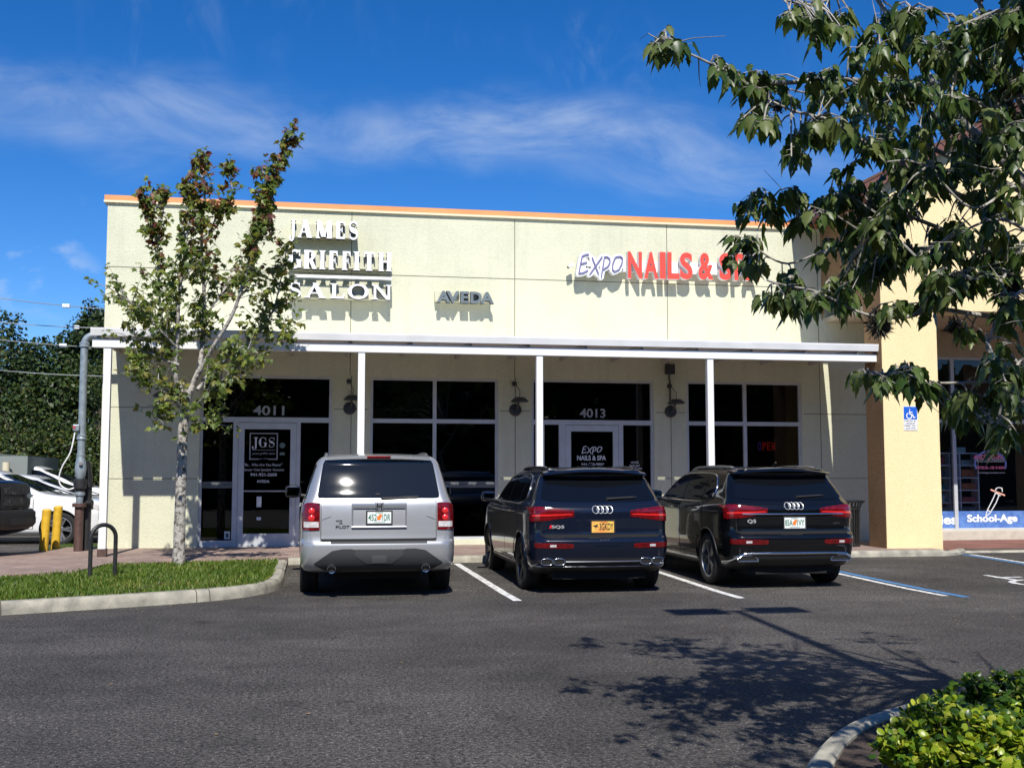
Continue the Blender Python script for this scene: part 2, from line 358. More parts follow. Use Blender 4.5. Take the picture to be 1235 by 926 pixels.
nt.links.new(hs.outputs[0], mxw.inputs['A']); nt.links.new(cl, mxw.inputs['Factor']); nt.links.new(mxw.outputs['Result'], bg.inputs['Color'])
bg.inputs['Strength'].default_value = .092
sun = bpy.data.lights.new('sun', 'SUN'); sun.energy = 5.0; sun.angle = R(.53); sun.color = (1, .955, .88)
suno = bpy.data.objects.new('sun', sun); COL.objects.link(suno)
sd = Vector((math.sin(SUN_AZ)*math.cos(SUN_EL), math.cos(SUN_AZ)*math.cos(SUN_EL), -math.sin(SUN_EL)))
suno.rotation_euler = sd.to_track_quat('-Z', 'Y').to_euler(); suno.location = (0, -20, 30)
scene.view_settings.view_transform = 'Standard'; scene.view_settings.look = 'None'; scene.view_settings.gamma = 1; scene.view_settings.exposure = .28
scene.render.engine = 'CYCLES'

# ------------------------------------------------------------------ ground
def gz(y): return .015*(min(max(y, 15), 20)-15)          # the lot climbs slightly to the kerb
asph = mat('asphalt', (.042, .042, .046), .85, spec=.3); nta = asph.node_tree; b = nta.nodes['Principled BSDF']; tca = nd(nta, 'ShaderNodeTexCoord')
def anoise(scale, det, lo, hi, c0, c1, prev=None, rough=.6, mapping=None):
    n = nd(nta, 'ShaderNodeTexNoise', i_Scale=scale, i_Detail=det, i_Roughness=rough)
    if mapping:
        mp = nd(nta, 'ShaderNodeMapping'); mp.inputs['Scale'].default_value = mapping; nta.links.new(tca.outputs['Object'], mp.inputs[0]); nta.links.new(mp.outputs[0], n.inputs['Vector'])
    else: nta.links.new(tca.outputs['Object'], n.inputs['Vector'])
    r = nd(nta, 'ShaderNodeMapRange'); r.inputs['From Min'].default_value = lo; r.inputs['From Max'].default_value = hi; r.inputs['To Min'].default_value = c0; r.inputs['To Max'].default_value = c1
    nta.links.new(n.outputs['Fac'], r.inputs['Value'])
    v = nd(nta, 'ShaderNodeVectorMath', operation='SCALE'); nta.links.new(r.outputs[0], v.inputs['Scale'])
    if prev is None: v.inputs[0].default_value = (.052, .0475, .043)
    else: nta.links.new(prev, v.inputs[0])
    return v.outputs[0]
s = anoise(.35, 6, .35, .7, .72, 1.3); s = anoise(2.2, 6, .35, .7, .85, 1.18, s); s = anoise(30, 3, .36, .64, .22, 2.0, s, .85); s = anoise(55, 2, .57, .70, 1.0, 5.0, s, .9); s = anoise(.8, 4, .45, .75, 1.0, .8, s, .5, (.25, 2.2, 1)); s = anoise(1.9, 3, .64, .70, 1.0, .72, s, .5); s = anoise(.22, 3, .40, .66, .86, 1.22, s, .5)
nta.links.new(s, b.inputs['Base Color'])
vb = nd(nta, 'ShaderNodeTexNoise', i_Scale=60, i_Detail=4); nta.links.new(tca.outputs['Object'], vb.inputs['Vector'])
bp = nd(nta, 'ShaderNodeBump', i_Strength=.9, i_Distance=.012); nta.links.new(vb.outputs['Fac'], bp.inputs['Height']); nta.links.new(bp.outputs[0], b.inputs['Normal'])
mb = MB(); xs = [-400, -40, 0, 40, 400]; ys = [-400, -30, 15, 20, 60, 1500]
vs = [(x, y, gz(y)) for y in ys for x in xs]; fs = [(j*5+i, j*5+i+1, j*5+i+6, j*5+i+5) for j in range(5) for i in range(4)]
tag(mb.add(vs, fs).build('asphalt_ground', asph), kind='structure')
# bay lines, each a thin worn sheet 4 mm above the asphalt
paint = mat('white_line_paint', (.72, .72, .70), .7, var=.5, vscale=16, c2=(.22, .215, .21), thr=(.50, .66), vdetail=10); paintb = mat('blue_line_paint', (.06, .20, .42), .7, var=.4, vscale=14, thr=(.5, .72))
def line(name, pts, wd, m, dz=.004):
    mb = MB(); pts = [Vector(p) for p in pts]
    L = []
    for i, p in enumerate(pts):
        d = (pts[min(i+1, len(pts)-1)]-pts[max(i-1, 0)]).normalized(); nrm = Vector((d.y, -d.x))
        L += [(p.x-nrm.x*wd/2, p.y-nrm.y*wd/2, gz(p.y)+dz), (p.x+nrm.x*wd/2, p.y+nrm.y*wd/2, gz(p.y)+dz)]
    mb.add(L, [(2*i, 2*i+1, 2*i+3, 2*i+2) for i in range(len(pts)-1)])
    return tag(mb.build(name, m), kind='structure')
def lpts(x0, y0, x1, y1, n=6): return [(x0+(x1-x0)*i/n, y0+(y1-y0)*i/n) for i in range(n+1)]
line('parking_line', lpts(2.45, 19.7, 2.58, 14.35), .115, paint); line('parking_line', lpts(5.53, 19.7, 5.53, 14.15), .115, paint)
line('parking_line', lpts(8.33, 19.7, 8.33, 13.95), .10, paint); line('parking_line', lpts(8.50, 19.7, 8.52, 13.75), .12, paintb)
line('parking_line', lpts(12.62, 20.2, 12.4, 15.0), .10, paint); line('parking_line', lpts(12.45, 20.2, 12.25, 15.0), .10, paintb)
# part of a painted wheelchair mark at the right edge
mb = MB()
def arcpts(cx, cy, r, a0, a1, n=14): return [(cx+r*math.cos(R(a0+(a1-a0)*i/n)), cy+r*math.sin(R(a0+(a1-a0)*i/n))) for i in range(n+1)]
for pts in (arcpts(10.75, 15.3, .45, 60, 330), [(10.55, 16.5), (10.6, 15.75), (11.05, 15.7), (11.25, 15.1)], [(10.2, 14.86), (10.6, 14.86)], [(10.5, 16.15), (10.95, 16.15)]):
    V2 = [Vector(p) for p in pts]
    for a, c in zip(V2[:-1], V2[1:]):
        d = (c-a).normalized(); nn = Vector((d.y, -d.x))*.05; q = len(mb.v)*1e-6
        mb.add([(a.x-nn.x, a.y-nn.y, gz(a.y)+.004+q), (a.x+nn.x, a.y+nn.y, gz(a.y)+.004+q), (c.x+nn.x, c.y+nn.y, gz(c.y)+.004+q), (c.x-nn.x, c.y-nn.y, gz(c.y)+.004+q)], [(0, 1, 2, 3)])
tag(mb.build('pavement_marking', paint), kind='structure')

# pavers
def pavers(name, ca, cb, sc=4.6, rot=0):
    m = mat(name, ca, .9); n = m.node_tree; b = n.nodes['Principled BSDF']; t = nd(n, 'ShaderNodeTexCoord'); mp = nd(n, 'ShaderNodeMapping'); mp.inputs['Rotation'].default_value = (0, 0, R(rot))
    n.links.new(t.outputs['Object'], mp.inputs[0])
    br = nd(n, 'ShaderNodeTexBrick', i_Scale=sc); br.inputs['Color1'].default_value = col4(ca); br.inputs['Color2'].default_value = col4(cb); br.inputs['Mortar'].default_value = (.12, .09, .075, 1); br.inputs['Mortar Size'].default_value = .022
    n.links.new(mp.outputs[0], br.inputs['Vector'])
    no = nd(n, 'ShaderNodeTexNoise', i_Scale=1.4, i_Detail=6); n.links.new(t.outputs['Object'], no.inputs['Vector'])
    rr = nd(n, 'ShaderNodeMapRange'); rr.inputs['From Min'].default_value = .3; rr.inputs['From Max'].default_value = .7; rr.inputs['To Min'].default_value = .72; rr.inputs['To Max'].default_value = 1.15; n.links.new(no.outputs['Fac'], rr.inputs['Value'])
    v = nd(n, 'ShaderNodeVectorMath', operation='SCALE'); n.links.new(br.outputs['Color'], v.inputs[0]); n.links.new(rr.outputs[0], v.inputs['Scale']); n.links.new(v.outputs[0], b.inputs['Base Color'])
    bp = nd(n, 'ShaderNodeBump', i_Strength=.5, i_Distance=.01); n.links.new(br.outputs['Fac'], bp.inputs['Height']); bp.invert = True; n.links.new(bp.outputs[0], b.inputs['Normal'])
    return m
pv = pavers('pink_pavers', (.40, .30, .25), (.30, .20, .165)); pvr = pavers('red_pavers', (.30, .12, .085), (.24, .10, .075))
SW = .19
mb = MB(); mb.prism([(-.62, 20.05), (11.95, 20.05), (11.95, 23.7), (-4.9, 23.7), (-4.9, 23.0), (-6.0, 21.6), (-12, 21.2), (-12, 15.0), (-6.0, 16.2), (-4.43, 17.2), (-3.5, 17.8), (-3.3, 19.2), (-.62, 19.9)], .02, SW, 'z')
tag(mb.build('pavement', pv), kind='structure')
mb = MB(); mb.prism([(12.75, 20.65), (20, 20.65), (20, 24.2), (12.2, 24.2), (12.2, 20.75)], .02, .16, 'z'); tag(mb.build('red_pavement', pvr), kind='structure')
# kerbs: rounded-top concrete swept along the edge
def kerb(name, pts, wd, h0, h1, closed=False, z0f=gz):
    mb = MB(); P = [Vector(p) for p in pts]; n = len(P); rings = []
    for i, p in enumerate(P):
        d = (P[min(i+1, n-1)]-P[max(i-1, 0)]).normalized(); q = Vector((-d.y, d.x)); z = z0f(p.y)
        rings.append([(p.x+q.x*o, p.y+q.y*o, zz_) for o, zz_ in ((0, z-.05), (.006, z+h0*.55), (.015, h1-.035), (.045, h1-.004), (wd-.02, h1), (wd, h1-.015), (wd, z-.05))])
    vs = [v for r_ in rings for v in r_]; k = 7
    fs = [(i*k+j, i*k+j+1, (i+1)*k+j+1, (i+1)*k+j) for i in range(n-1) for j in range(k-1)]+[tuple(range(k))[::-1], tuple(range((n-1)*k, n*k))]
    return tag(mb.add(vs, fs).build(name, M['concrete'], None, 40), kind='structure')
def smooth_path(pts, n=6):
    out = []; P = [Vector(p) for p in pts]
    for i in range(len(P)-1):
        a, b_, c, d = P[max(i-1, 0)], P[i], P[i+1], P[min(i+2, len(P)-1)]
        for t in [j/n for j in range(n)]:
            out.append(.5*((2*b_)+(c-a)*t+(2*a-5*b_+4*c-d)*t*t+(3*b_-a-3*c+d)*t**3))
    out.append(P[-1]); return out
isl = smooth_path([(-12, 10.4), (-6, 12.85), (-3.56, 13.9), (-1.85, 14.68), (-.95, 15.3), (-.55, 16.0), (-.45, 16.9), (-.46, 18.3), (-.46, 20.03)])
kerb('kerb', isl, .17, .12, .155)
kerb('kerb', [(-.45, 19.88), (2, 19.88), (5, 19.88), (8, 19.88), (11.9, 19.9)], .165, .11, SW+.003)
kerb('kerb', smooth_path([(11.75, 19.9), (12.15, 20.0), (12.45, 20.25), (12.78, 20.62)]), .165, .09, .165)
kerb('kerb', [(12.7, 20.58), (16, 20.6), (20, 20.6)], .15, .0, .12)
fi = smooth_path([(2.22, 3.2), (2.24, 4.4), (2.33, 5.1), (2.48, 5.55)]+[tuple(onZ(a, b_, 0).xy) for a, b_ in ((979, 926), (996, 907), (1028, 887), (1090, 866))]+[(4.5, 7.36), (5.4, 7.62), (8, 7.9), (12, 8.0)], 10)
kerb('kerb', [(p.x, p.y) for p in fi][::-1], .15, .09, .11, z0f=lambda y: 0)
soil = mat('mulch', (.035, .025, .02), .95, var=.6, vscale=22, c2=(.09, .06, .045), bump=1, bscale=60, bdist=.03)
mb = MB(); mb.prism([(p.x+.12, p.y-.1) for p in fi]+[(12, 2), (2.3, 2)], -.02, .085, 'z'); tag(mb.build('planting_bed', soil), kind='structure')
# kerb joints: thin dark cracks across the island kerb
# lawn
jm = MB()
for i in range(len(isl)-1):
    p = isl[i]
    if any(abs(p.x-q_) < .17 for q_ in (-3.45, -1.42)) or (abs(p.y-18.3) < .15 and p.x > -.6):
        d = (isl[i+1]-isl[i-1]).normalized(); q = Vector((-d.y, d.x)); z = gz(p.y)
        ring = [(o, zz_) for o, zz_ in ((-.002, z), (.004, z+.07), (.0135, .1225), (.0445, .1535), (.152, .1575))]
        V_ = []
        for o, zz_ in ring:
            for e_ in (-.006, .006): V_.append((p.x+q.x*o+d.x*e_, p.y+q.y*o+d.y*e_, zz_))
        jm.add(V_, [(2*k, 2*k+1, 2*k+3, 2*k+2) for k in range(4)])
tag(jm.build('kerb_joint', mat('joint_dirt', (.06, .055, .045), .95)), kind='structure')
lawn_poly = [(p.x-.03, p.y+.12) if p.y < 16 else (p.x-.16, p.y) for p in isl if p.y < 19.95]+[(-3.3, 19.25), (-3.55, 17.85), (-4.45, 17.25), (-6.0, 16.25), (-12, 15.05)]
lawnm = mat('lawn_soil', (.055, .075, .018), .95, var=.5, vscale=3, c2=(.11, .085, .045))
mb = MB(); mb.prism(lawn_poly, .0, .135, 'z'); tag(mb.build('lawn_ground', lawnm), kind='structure')
def inside(p, poly):
    c = False; n = len(poly)
    for i in range(n):
        x1, y1 = poly[i]; x2, y2 = poly[(i+1) % n]
        if (y1 > p[1]) != (y2 > p[1]) and p[0] < (x2-x1)*(p[1]-y1)/(y2-y1)+x1: c = not c
    return c
GR = [leafmat('grass_a', (.13, .205, .025), .3, .5), leafmat('grass_b', (.075, .14, .016), .3, .5), leafmat('grass_c', (.25, .26, .06), .3, .6)]
V = []; F = []; FM = []
for i in range(48000):
    x, y = random.uniform(-7.2, -.5), random.uniform(12.9, 20)
    if not inside((x, y), lawn_poly): continue
    bare = max(math.exp(-((x+2.0)**2/.55+(y-15.6)**2/.12)), .8*math.exp(-((x+1.9)**2/.10+(y-18.2)**2/.12)))
    if random.random() < bare*.75: continue
    patch = .5+.5*math.sin(x*2.1+y*1.3)*math.sin(y*2.7-x*.7)
    h = random.uniform(.04, .10)*(.75+.5*patch); a = random.uniform(0, 6.28); wd = random.uniform(.006, .011); ln = random.uniform(.2, .9)*h
    dx, dy = math.cos(a), math.sin(a); b0 = len(V); la = random.uniform(0, 6.28); lx, ly = math.cos(la)*ln, math.sin(la)*ln
    V += [(x-dx*wd, y-dy*wd, .13), (x+dx*wd, y+dy*wd, .13), (x+dx*wd*.7+lx*.35, y+dy*wd*.7+ly*.35, .13+h*.65), (x-dx*wd*.7+lx*.35, y-dy*wd*.7+ly*.35, .13+h*.65), (x+lx, y+ly, .13+h)]
    F += [(b0, b0+1, b0+2, b0+3), (b0+3, b0+2, b0+4)]; k = 2 if random.random() < .10+.5*bare else (0 if random.random() < .35+.4*patch else 1); FM += [k, k]
tag(meshobj('grass', V, F, GR, None, 179, FM), 'mown green grass with a worn patch on the kerbed island', 'grass', kind='stuff')
# rough grass by the white cars
V = []; F = []; FM = []
for i in range(6000):
    x = random.uniform(-5.3, -4.25); y = random.uniform(22.6, 25.2); h = random.uniform(.05, .16); a = random.uniform(0, 6.28); dx, dy = math.cos(a)*.01, math.sin(a)*.01; b0 = len(V); z0 = .05
    if x < -4.95 and y < 23.2: continue
    V += [(x-dx, y-dy, z0), (x+dx, y+dy, z0), (x+random.gauss(0, .04), y+random.gauss(0, .04), z0+h)]; F.append((b0, b0+1, b0+2)); FM.append(0 if random.random() < .5 else 1)
tag(meshobj('rough_grass', V, F, GR, None, 179, FM), 'strip of rough grass between the riser pipe and the parked white cars', 'grass', kind='stuff')
mb = MB(); mb.box(-5.4, -4.2, 22.5, 25.3, .0, .085); tag(mb.build('verge_ground', lawnm), kind='structure')

# ------------------------------------------------------------------ shop building
WY = 23.1
bld = wthing('shop_building', 'long cream stucco shop building with orange coping and a white front canopy', 'building', (3.4, WY, SW))
def wall_holes(xs, zs, holes, y0, y1):
    mb = MB(); nx, nz = len(xs), len(zs)
    def hole(i, j): return any(a <= xs[i]+1e-6 and xs[i+1] <= b_+1e-6 and c <= zs[j]+1e-6 and zs[j+1] <= d+1e-6 for a, b_, c, d in holes)
    for i in range(nx-1):
        for j in range(nz-1):
            if hole(i, j): continue
            x0, x1, z0, z1 = xs[i], xs[i+1], zs[j], zs[j+1]
            mb.add([(x0, y0, z0), (x1, y0, z0), (x1, y0, z1), (x0, y0, z1)], [(0, 1, 2, 3)]); mb.add([(x0, y1, z0), (x1, y1, z0), (x1, y1, z1), (x0, y1, z1)], [(3, 2, 1, 0)])
    def quad(a, b_, c, d): mb.add([a, b_, c, d], [(0, 1, 2, 3)])
    for a, b_, c, d in holes:
        quad((a, y0, c), (a, y1, c), (a, y1, d), (a, y0, d)); quad((b_, y1, c), (b_, y0, c), (b_, y0, d), (b_, y1, d))
        quad((a, y0, d), (a, y1, d), (b_, y1, d), (b_, y0, d)); quad((a, y1, c), (a, y0, c), (b_, y0, c), (b_, y1, c))
    x0, x1, z0, z1 = xs[0], xs[-1], zs[0], zs[-1]
    quad((x0, y1, z0), (x0, y0, z0), (x0, y0, z1), (x0, y1, z1)); quad((x1, y0, z0), (x1, y1, z0), (x1, y1, z1), (x1, y0, z1)); quad((x0, y0, z1), (x1, y0, z1), (x1, y1, z1), (x0, y1, z1))
    return mb
TOPZ = 7.05
S1, S2, S3, S4 = (-2.30, .30, SW, 3.63), (1.08, 3.74, .30, 3.63), (4.45, 7.12, SW, 3.64), (7.86, 10.50, .30, 3.65)
holes = [S1, S2, S3, S4]
xs = sorted({-4.18, 12.9} | {a for h in holes for a in h[:2]}); zs = sorted({0.0, TOPZ} | {a for h in holes for a in h[2:]})
wall = wall_holes(xs, zs, holes, WY, WY+.25).build('wall', M['cream'], bld, fix=False)
mb = MB(); mb.box(-4.18, -3.93, WY+.25, 40, 0, TOPZ); mb.box(-3.93, 16, WY+.3, 40, 6.6, 6.75); mb.build('side_wall', M['cream'], bld)
mb = MB(); mb.box(-4.24, 10.98, WY-.05, WY+.33, TOPZ+.045, TOPZ+.15); mb.box(-4.24, -3.86, WY+.33, 40, TOPZ+.045, TOPZ+.15); cop = mb.build('coping', M['orange'], bld)
mb = MB(); mb.box(-4.25, 10.98, WY-.06, WY+.30, TOPZ+.002, TOPZ+.043); mb.build('drip_edge', M['cap'], cop)
JX = [.66, 4.09, 7.45]
mb = MB(); e = WY-.0015
for x in JX: mb.box(x-.008, x+.008, e, WY+.01, 3.66, TOPZ-.01)
for x in (.69, 4.10, 7.50, 10.93): mb.box(x-.008, x+.008, e, WY+.01, SW, 3.66 if x < 10.8 else TOPZ)
mb.box(-4.17, 10.9, e-.0005, WY+.01, 5.75, 5.766)
for z in (2.96, 1.55):
    for a, b_ in ((-4.17, -2.34), (.34, 1.04), (3.78, 4.41), (7.16, 7.82), (10.54, 12.2)): mb.box(a, b_, e-.0005, WY+.01, z-.007, z+.007)
mb.build('control_joint', M['joint'], wall)
# window frames in the openings
def glazing(name, hole, mull, bars, fw_=.055, kick=0.0, y=WY+.10, glassm=None, gap=None, parent=None):
    x0, x1, z0, z1 = hole; mb = MB(); g = MB(); par = parent or bld
    fr = MB(); yf, yb = y-.055, y+.055
    fr.box(x0, x0+fw_, yf, yb, z0, z1); fr.box(x1-fw_, x1, yf, yb, z0, z1); fr.box(x0+fw_, x1-fw_, yf, yb, z1-fw_, z1); fr.box(x0+fw_, x1-fw_, yf, yb, z0, z0+fw_+kick)
    for (xm, za, zb, wd) in mull: fr.box(xm-wd/2, xm+wd/2, yf+.004, yb-.004, za, zb)
    for (zb_, xa, xb, ht) in bars: fr.box(xa, xb, yf+.002, yb-.002, zb_-ht/2, zb_+ht/2)
    f = fr.build(name, M['alu'], par)
    return f
def pane(x0, x1, z0, z1, y, parent, m=None): return MB().add([(x0, y, z0), (x1, y, z0), (x1, y, z1), (x0, y, z1)], [(0, 1, 2, 3)]).build('pane', m or M['glass'], parent)
BAR = 2.735
# 4011 entrance
f1 = glazing('entrance_frame', S1, [(-1.60, SW+.05, BAR-.04, .10), (-.36, SW+.05, BAR-.04, .08)], [(BAR, S1[0]+.055, S1[1]-.055, .10)])
# low rails under the two sidelights
for a, b_ in ((S1[0]+.055, -1.65), (-.32, S1[1]-.055)):
    MB().box(a, b_, WY+.05, WY+.15, SW+.056, SW+.13).build('sill_rail', M['alu'], f1)
gy = WY+.10
pane(S1[0]+.03, S1[1]-.03, BAR, S1[3]-.03, gy, f1); pane(S1[0]+.03, -1.6, SW+.1, BAR, gy, f1); pane(-.36, S1[1]-.03, SW+.1, BAR, gy, f1)
def door(x0, x1, z0, z1, pull_right=True):
    d = MB(); st = .115; y0, y1 = WY+.055, WY+.115
    d.box(x0, x0+st, y0, y1, z0, z1); d.box(x1-st, x1, y0, y1, z0, z1); d.box(x0+st, x1-st, y0, y1, z1-.13, z1); d.box(x0+st, x1-st, y0, y1, z0, z0+.24)
    dd = d.build('door', M['alu'], bld); pane(x0+.1, x1-.1, z0+.2, z1-.1, WY+.085, dd)
    h = MB(); xr = x1-.06 if pull_right else x0+.06
    h.tube([(x0+st, WY+.04, 1.30), (x1-.05, WY+.02, 1.30)], .014); h.tube([(xr, WY+.05, 1.30), (xr, WY-.02, 1.29), (xr, WY-.02, 1.02), (xr, WY+.05, 1.0)], .014)
    h.build('handle', M['alu'], dd, 60); return dd
d1 = door(-1.545, -.405, SW+.02, BAR-.06)
# 4013 entrance
f3 = glazing('entrance_frame', S3, [(5.12, SW+.05, BAR-.04, .14), (6.40, SW+.05, BAR-.04, .10), (4.72, SW+.05, BAR-.04, .03)], [(BAR, S3[0]+.055, S3[1]-.055, .10)])
for a, b_ in ((S3[0]+.055, 5.05), (6.45, S3[1]-.055)): MB().box(a, b_, WY+.05, WY+.15, SW+.056, SW+.13).build('sill_rail', M['alu'], f3)
pane(S3[0]+.03, S3[1]-.03, BAR, S3[3]-.03, gy, f3); pane(S3[0]+.03, 5.12, SW+.1, BAR, gy, f3); pane(6.4, S3[1]-.03, SW+.1, BAR, gy, f3)
d3 = door(5.195, 6.345, SW+.02, BAR-.06, False)
# shop windows
f2 = glazing('shop_window', S2, [(2.41, .36, S2[3]-.05, .075)], [(BAR, S2[0]+.055, S2[1]-.055, .085)]); pane(S2[0]+.03, 2.41, .33, BAR, gy, f2); pane(2.41, S2[1]-.03, .33, BAR, gy, f2); pane(S2[0]+.03, 2.41, BAR, S2[3]-.03, gy, f2); pane(2.41, S2[1]-.03, BAR, S2[3]-.03, gy, f2)
f4 = glazing('shop_window', S4, [(9.20, .36, S4[3]-.05, .075)], [(BAR, S4[0]+.055, S4[1]-.055, .085)]); pane(S4[0]+.03, 9.2, .33, BAR, gy, f4); pane(9.2, S4[1]-.03, .33, BAR, gy, f4); pane(S4[0]+.03, 9.2, BAR, S4[3]-.03, gy, f4); pane(9.2, S4[1]-.03, BAR, S4[3]-.03, gy, f4)
# rooms behind the glass
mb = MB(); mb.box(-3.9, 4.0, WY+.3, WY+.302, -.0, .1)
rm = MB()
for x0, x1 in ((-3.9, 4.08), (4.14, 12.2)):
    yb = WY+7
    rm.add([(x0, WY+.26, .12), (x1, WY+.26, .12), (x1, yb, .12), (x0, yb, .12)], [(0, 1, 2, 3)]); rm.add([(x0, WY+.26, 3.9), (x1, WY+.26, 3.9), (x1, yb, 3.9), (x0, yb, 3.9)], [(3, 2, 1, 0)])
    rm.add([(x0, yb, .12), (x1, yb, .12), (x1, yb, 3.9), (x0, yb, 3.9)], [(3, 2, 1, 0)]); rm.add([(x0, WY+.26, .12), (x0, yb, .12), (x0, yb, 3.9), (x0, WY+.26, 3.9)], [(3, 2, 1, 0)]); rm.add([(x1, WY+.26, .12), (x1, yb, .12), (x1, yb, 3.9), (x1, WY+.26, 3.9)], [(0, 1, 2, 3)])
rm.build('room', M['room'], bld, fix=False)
q = onY(717, 463, WY+2.2); MB().box(q.x-.5, q.x+.4, WY+2.0, WY+2.9, 3.86, 3.885).build('ceiling_light', mat('ceiling_panel', (.6, .5, .3), .6, emit=(1, .8, .45), estr=.9), bld)
# wood panel and chair-rail glimpsed in the nail shop
mb = MB(); mb.box(9.6, 10.5, WY+1.9, WY+2.0, .12, 3.4); mb.build('wood_panel', mat('dark_wood', (.11, .055, .025), .6, var=.5, vscale=4), bld)
mb = MB(); mb.box(8.0, 9.4, WY+2.6, WY+2.65, 1.5, 2.4); mb.build('wall_picture', mat('faded_picture', (.12, .085, .06), .6, var=.7, vscale=3, c2=(.03, .03, .03)), bld)
# lettering on the glass
yd = WY+.092
text_line('door_number', '4011', onY(324, 490, WY).x, onY(324, 500, WY).z, .19, yd, .002, M['decal_g'], f1, .02, width=.62)
text_line('door_number', '4013', onY(716, 490, WY).x, onY(716, 503, WY).z, .19, yd, .002, M['decal_g'], f3, .02, width=.56)
yd2 = WY+.079
logo = MB(); lx0, lx1, lz0, lz1 = -1.33, -.77, 1.93, 2.47; t = .022
for q in ((lx0, lx1, lz1-t, lz1), (lx0, lx0+t, lz0, lz1-t), (lx1-t, lx1, lz0, lz1-t), (lx0+t, lx0+.19, lz0, lz0+t), (lx1-.19, lx1-t, lz0, lz0+t), (lx0+.05, lx1-.05, lz0+.19, lz0+.198)): logo.box(q[0], q[1], yd2, yd2+.002, q[2], q[3])
lg = logo.build('door_logo', M['decal_g'], d1)
for ch, a, b_ in (('J', -1.28, -1.16), ('G', -1.15, -.985), ('S', -.96, -.825)): serif_box('letter', ch, a, b_, 2.18, 2.38, yd2, .002, [M['decal']], lg, .22, .05)
text_line('lettering', 'james griffith salon', -1.05, 2.035, .045, yd2, .002, M['decal_g'], d1, 0, .25, .46)
text_line('lettering', 'est. 1991', -1.05, 1.935, .03, yd2, .002, M['decal_g'], d1, 0, 0, .16)
text_line('lettering', '"Be... Who Are You Meant!"', -1.05, 1.80, .055, yd2, .002, M['decal'], d1, 0, .2, .76)
text_line('lettering', 'Haircuts \u2022 Color Specialists \u2022 Extensions', -1.04, 1.705, .05, yd2, .002, M['decal'], d1, 0, 0, .80)
text_line('lettering', '941-921-2600', -1.04, 1.60, .06, yd2, .002, M['decal'], d1, .015, 0, .52)
text_line('lettering', 'AVEDA', -1.05, 1.47, .055, yd2, .002, M['decal'], d1, .02, 0, .25)
mb = MB(); mb.prism([(-.68+.058*math.cos(R(a)), 2.22+.058*math.sin(R(a))) for a in range(0, 360, 20)], yd2, yd2+.002, 'y'); mb.box(-.73, -.63, yd2, yd2+.002, 2.02, 2.08); mb.build('round_sticker', mat('green_grey_sticker', (.12, .17, .15), .5), d1)
mb = MB(); mb.box(-1.17, -1.075, yd2, yd2+.002, .98, 1.19); mb.box(-1.165, -1.08, yd2, yd2+.002, .72, .78); mb.build('notice_sticker', M['decal'], d1)
# pale strip across the salon glass
strip = mat('grey_glass_strip', (.13, .145, .15), .6)
for a, b_, par in ((-2.24, -1.655, f1), (2.45, 3.685, f2)):
    mb = MB(); mb.box(a, b_, yd, yd+.003, 1.36, 1.49); sp = mb.build('glass_strip', strip, par)
    text_box('lettering', 'james griffith' if par is f1 else 'extensions  AVEDA | hair color | styling', a+.06, b_-.05, 1.40, 1.45, yd-.003, .002, M['return'], sp)
mb = MB(); mb.box(-1.79, -1.68, yd, yd+.002, .35, .50); nt_ = mb.build('small_notice', M['decal'], f1); MB().box(-1.76, -1.71, yd-.002, yd-.001, .38, .46).build('notice_print', M['return'], nt_)
# nail shop door
ex = []
def epx(lines, fx, fz, ox, oz): return [[(ox+u*fx, oz-v*fz) for u, v in l] for l in lines]
EXPO = [[(300, 165), (265, 168), (222, 190), (205, 270), (180, 405), (235, 395), (288, 365)], [(200, 287), (275, 265)], [(345, 205), (365, 260), (420, 405)], [(465, 190), (390, 300), (315, 410)], [(495, 190), (485, 260), (455, 440)], [(495, 190), (530, 188), (560, 215), (562, 260), (535, 310), (480, 345)], [(640, 185), (690, 178), (718, 200), (712, 260), (675, 340), (620, 370), (592, 345), (598, 270), (625, 200), (640, 185)]]
mb = MB(); p0 = onY(703, 538, WY); p1 = onY(727, 547.5, WY); kx, kz = (p1.x-p0.x)/540, (p0.z-p1.z)/275
strokes(mb, epx(EXPO, kx, kz, p0.x-kx*180, p0.z+kz*165), .018, yd2, .002); mb.build('lettering', M['decal'], d3)
text_box('lettering', 'NAILS & SPA', onY(697, 552, WY).x, onY(732, 552, WY).x, onY(714, 555, WY).z, onY(714, 549, WY).z, yd2, .002, M['decal'], d3, .03)
text_line('lettering', '941-360-9807', onY(716, 552, WY).x, onY(716, 561, WY).z, .05, yd2, .002, M['decal'], d3, .01, 0, .50)
for s_, z_ in (('HOURS', 557.5), ('MON-SAT', 561.5), ('9AM TO 7PM', 565), ('SUNDAY', 569), ('11-5', 572.5)):
    text_line('lettering', s_, onY(767, 560, WY).x, onY(767, z_+1.2, WY).z, .045, yd, .002, M['decal'], f3, .01, 0, .028*len(s_)+.03)
# OPEN sign hung inside the window
op = wthing('open_sign', 'dim red OPEN neon sign hung inside the right shop window', 'sign', (onY(923, 540, WY+.5).x, WY+.5, 1.9))
neon = mat('red_neon', (.3, .01, .01), .4, emit=(1, .05, .03), estr=.22)
a_, b2 = onY(914, 543, WY+.45), onY(936, 533, WY+.45)
MB().box(a_.x-.1, b2.x+.1, WY+.50, WY+.52, a_.z-.12, b2.z+.10).build('backing_board', M['return'], op)
for i, ch in enumerate('OPEN'):
    wd = (b2.x-a_.x)/4; text_box('letter', ch, a_.x+wd*i+.02, a_.x+wd*(i+1)-.015, a_.z, b2.z, WY+.47, .02, neon if i else mat('blue_neon', (.05, .02, .3), .4, emit=(.25, .08, .6), estr=.2), op)
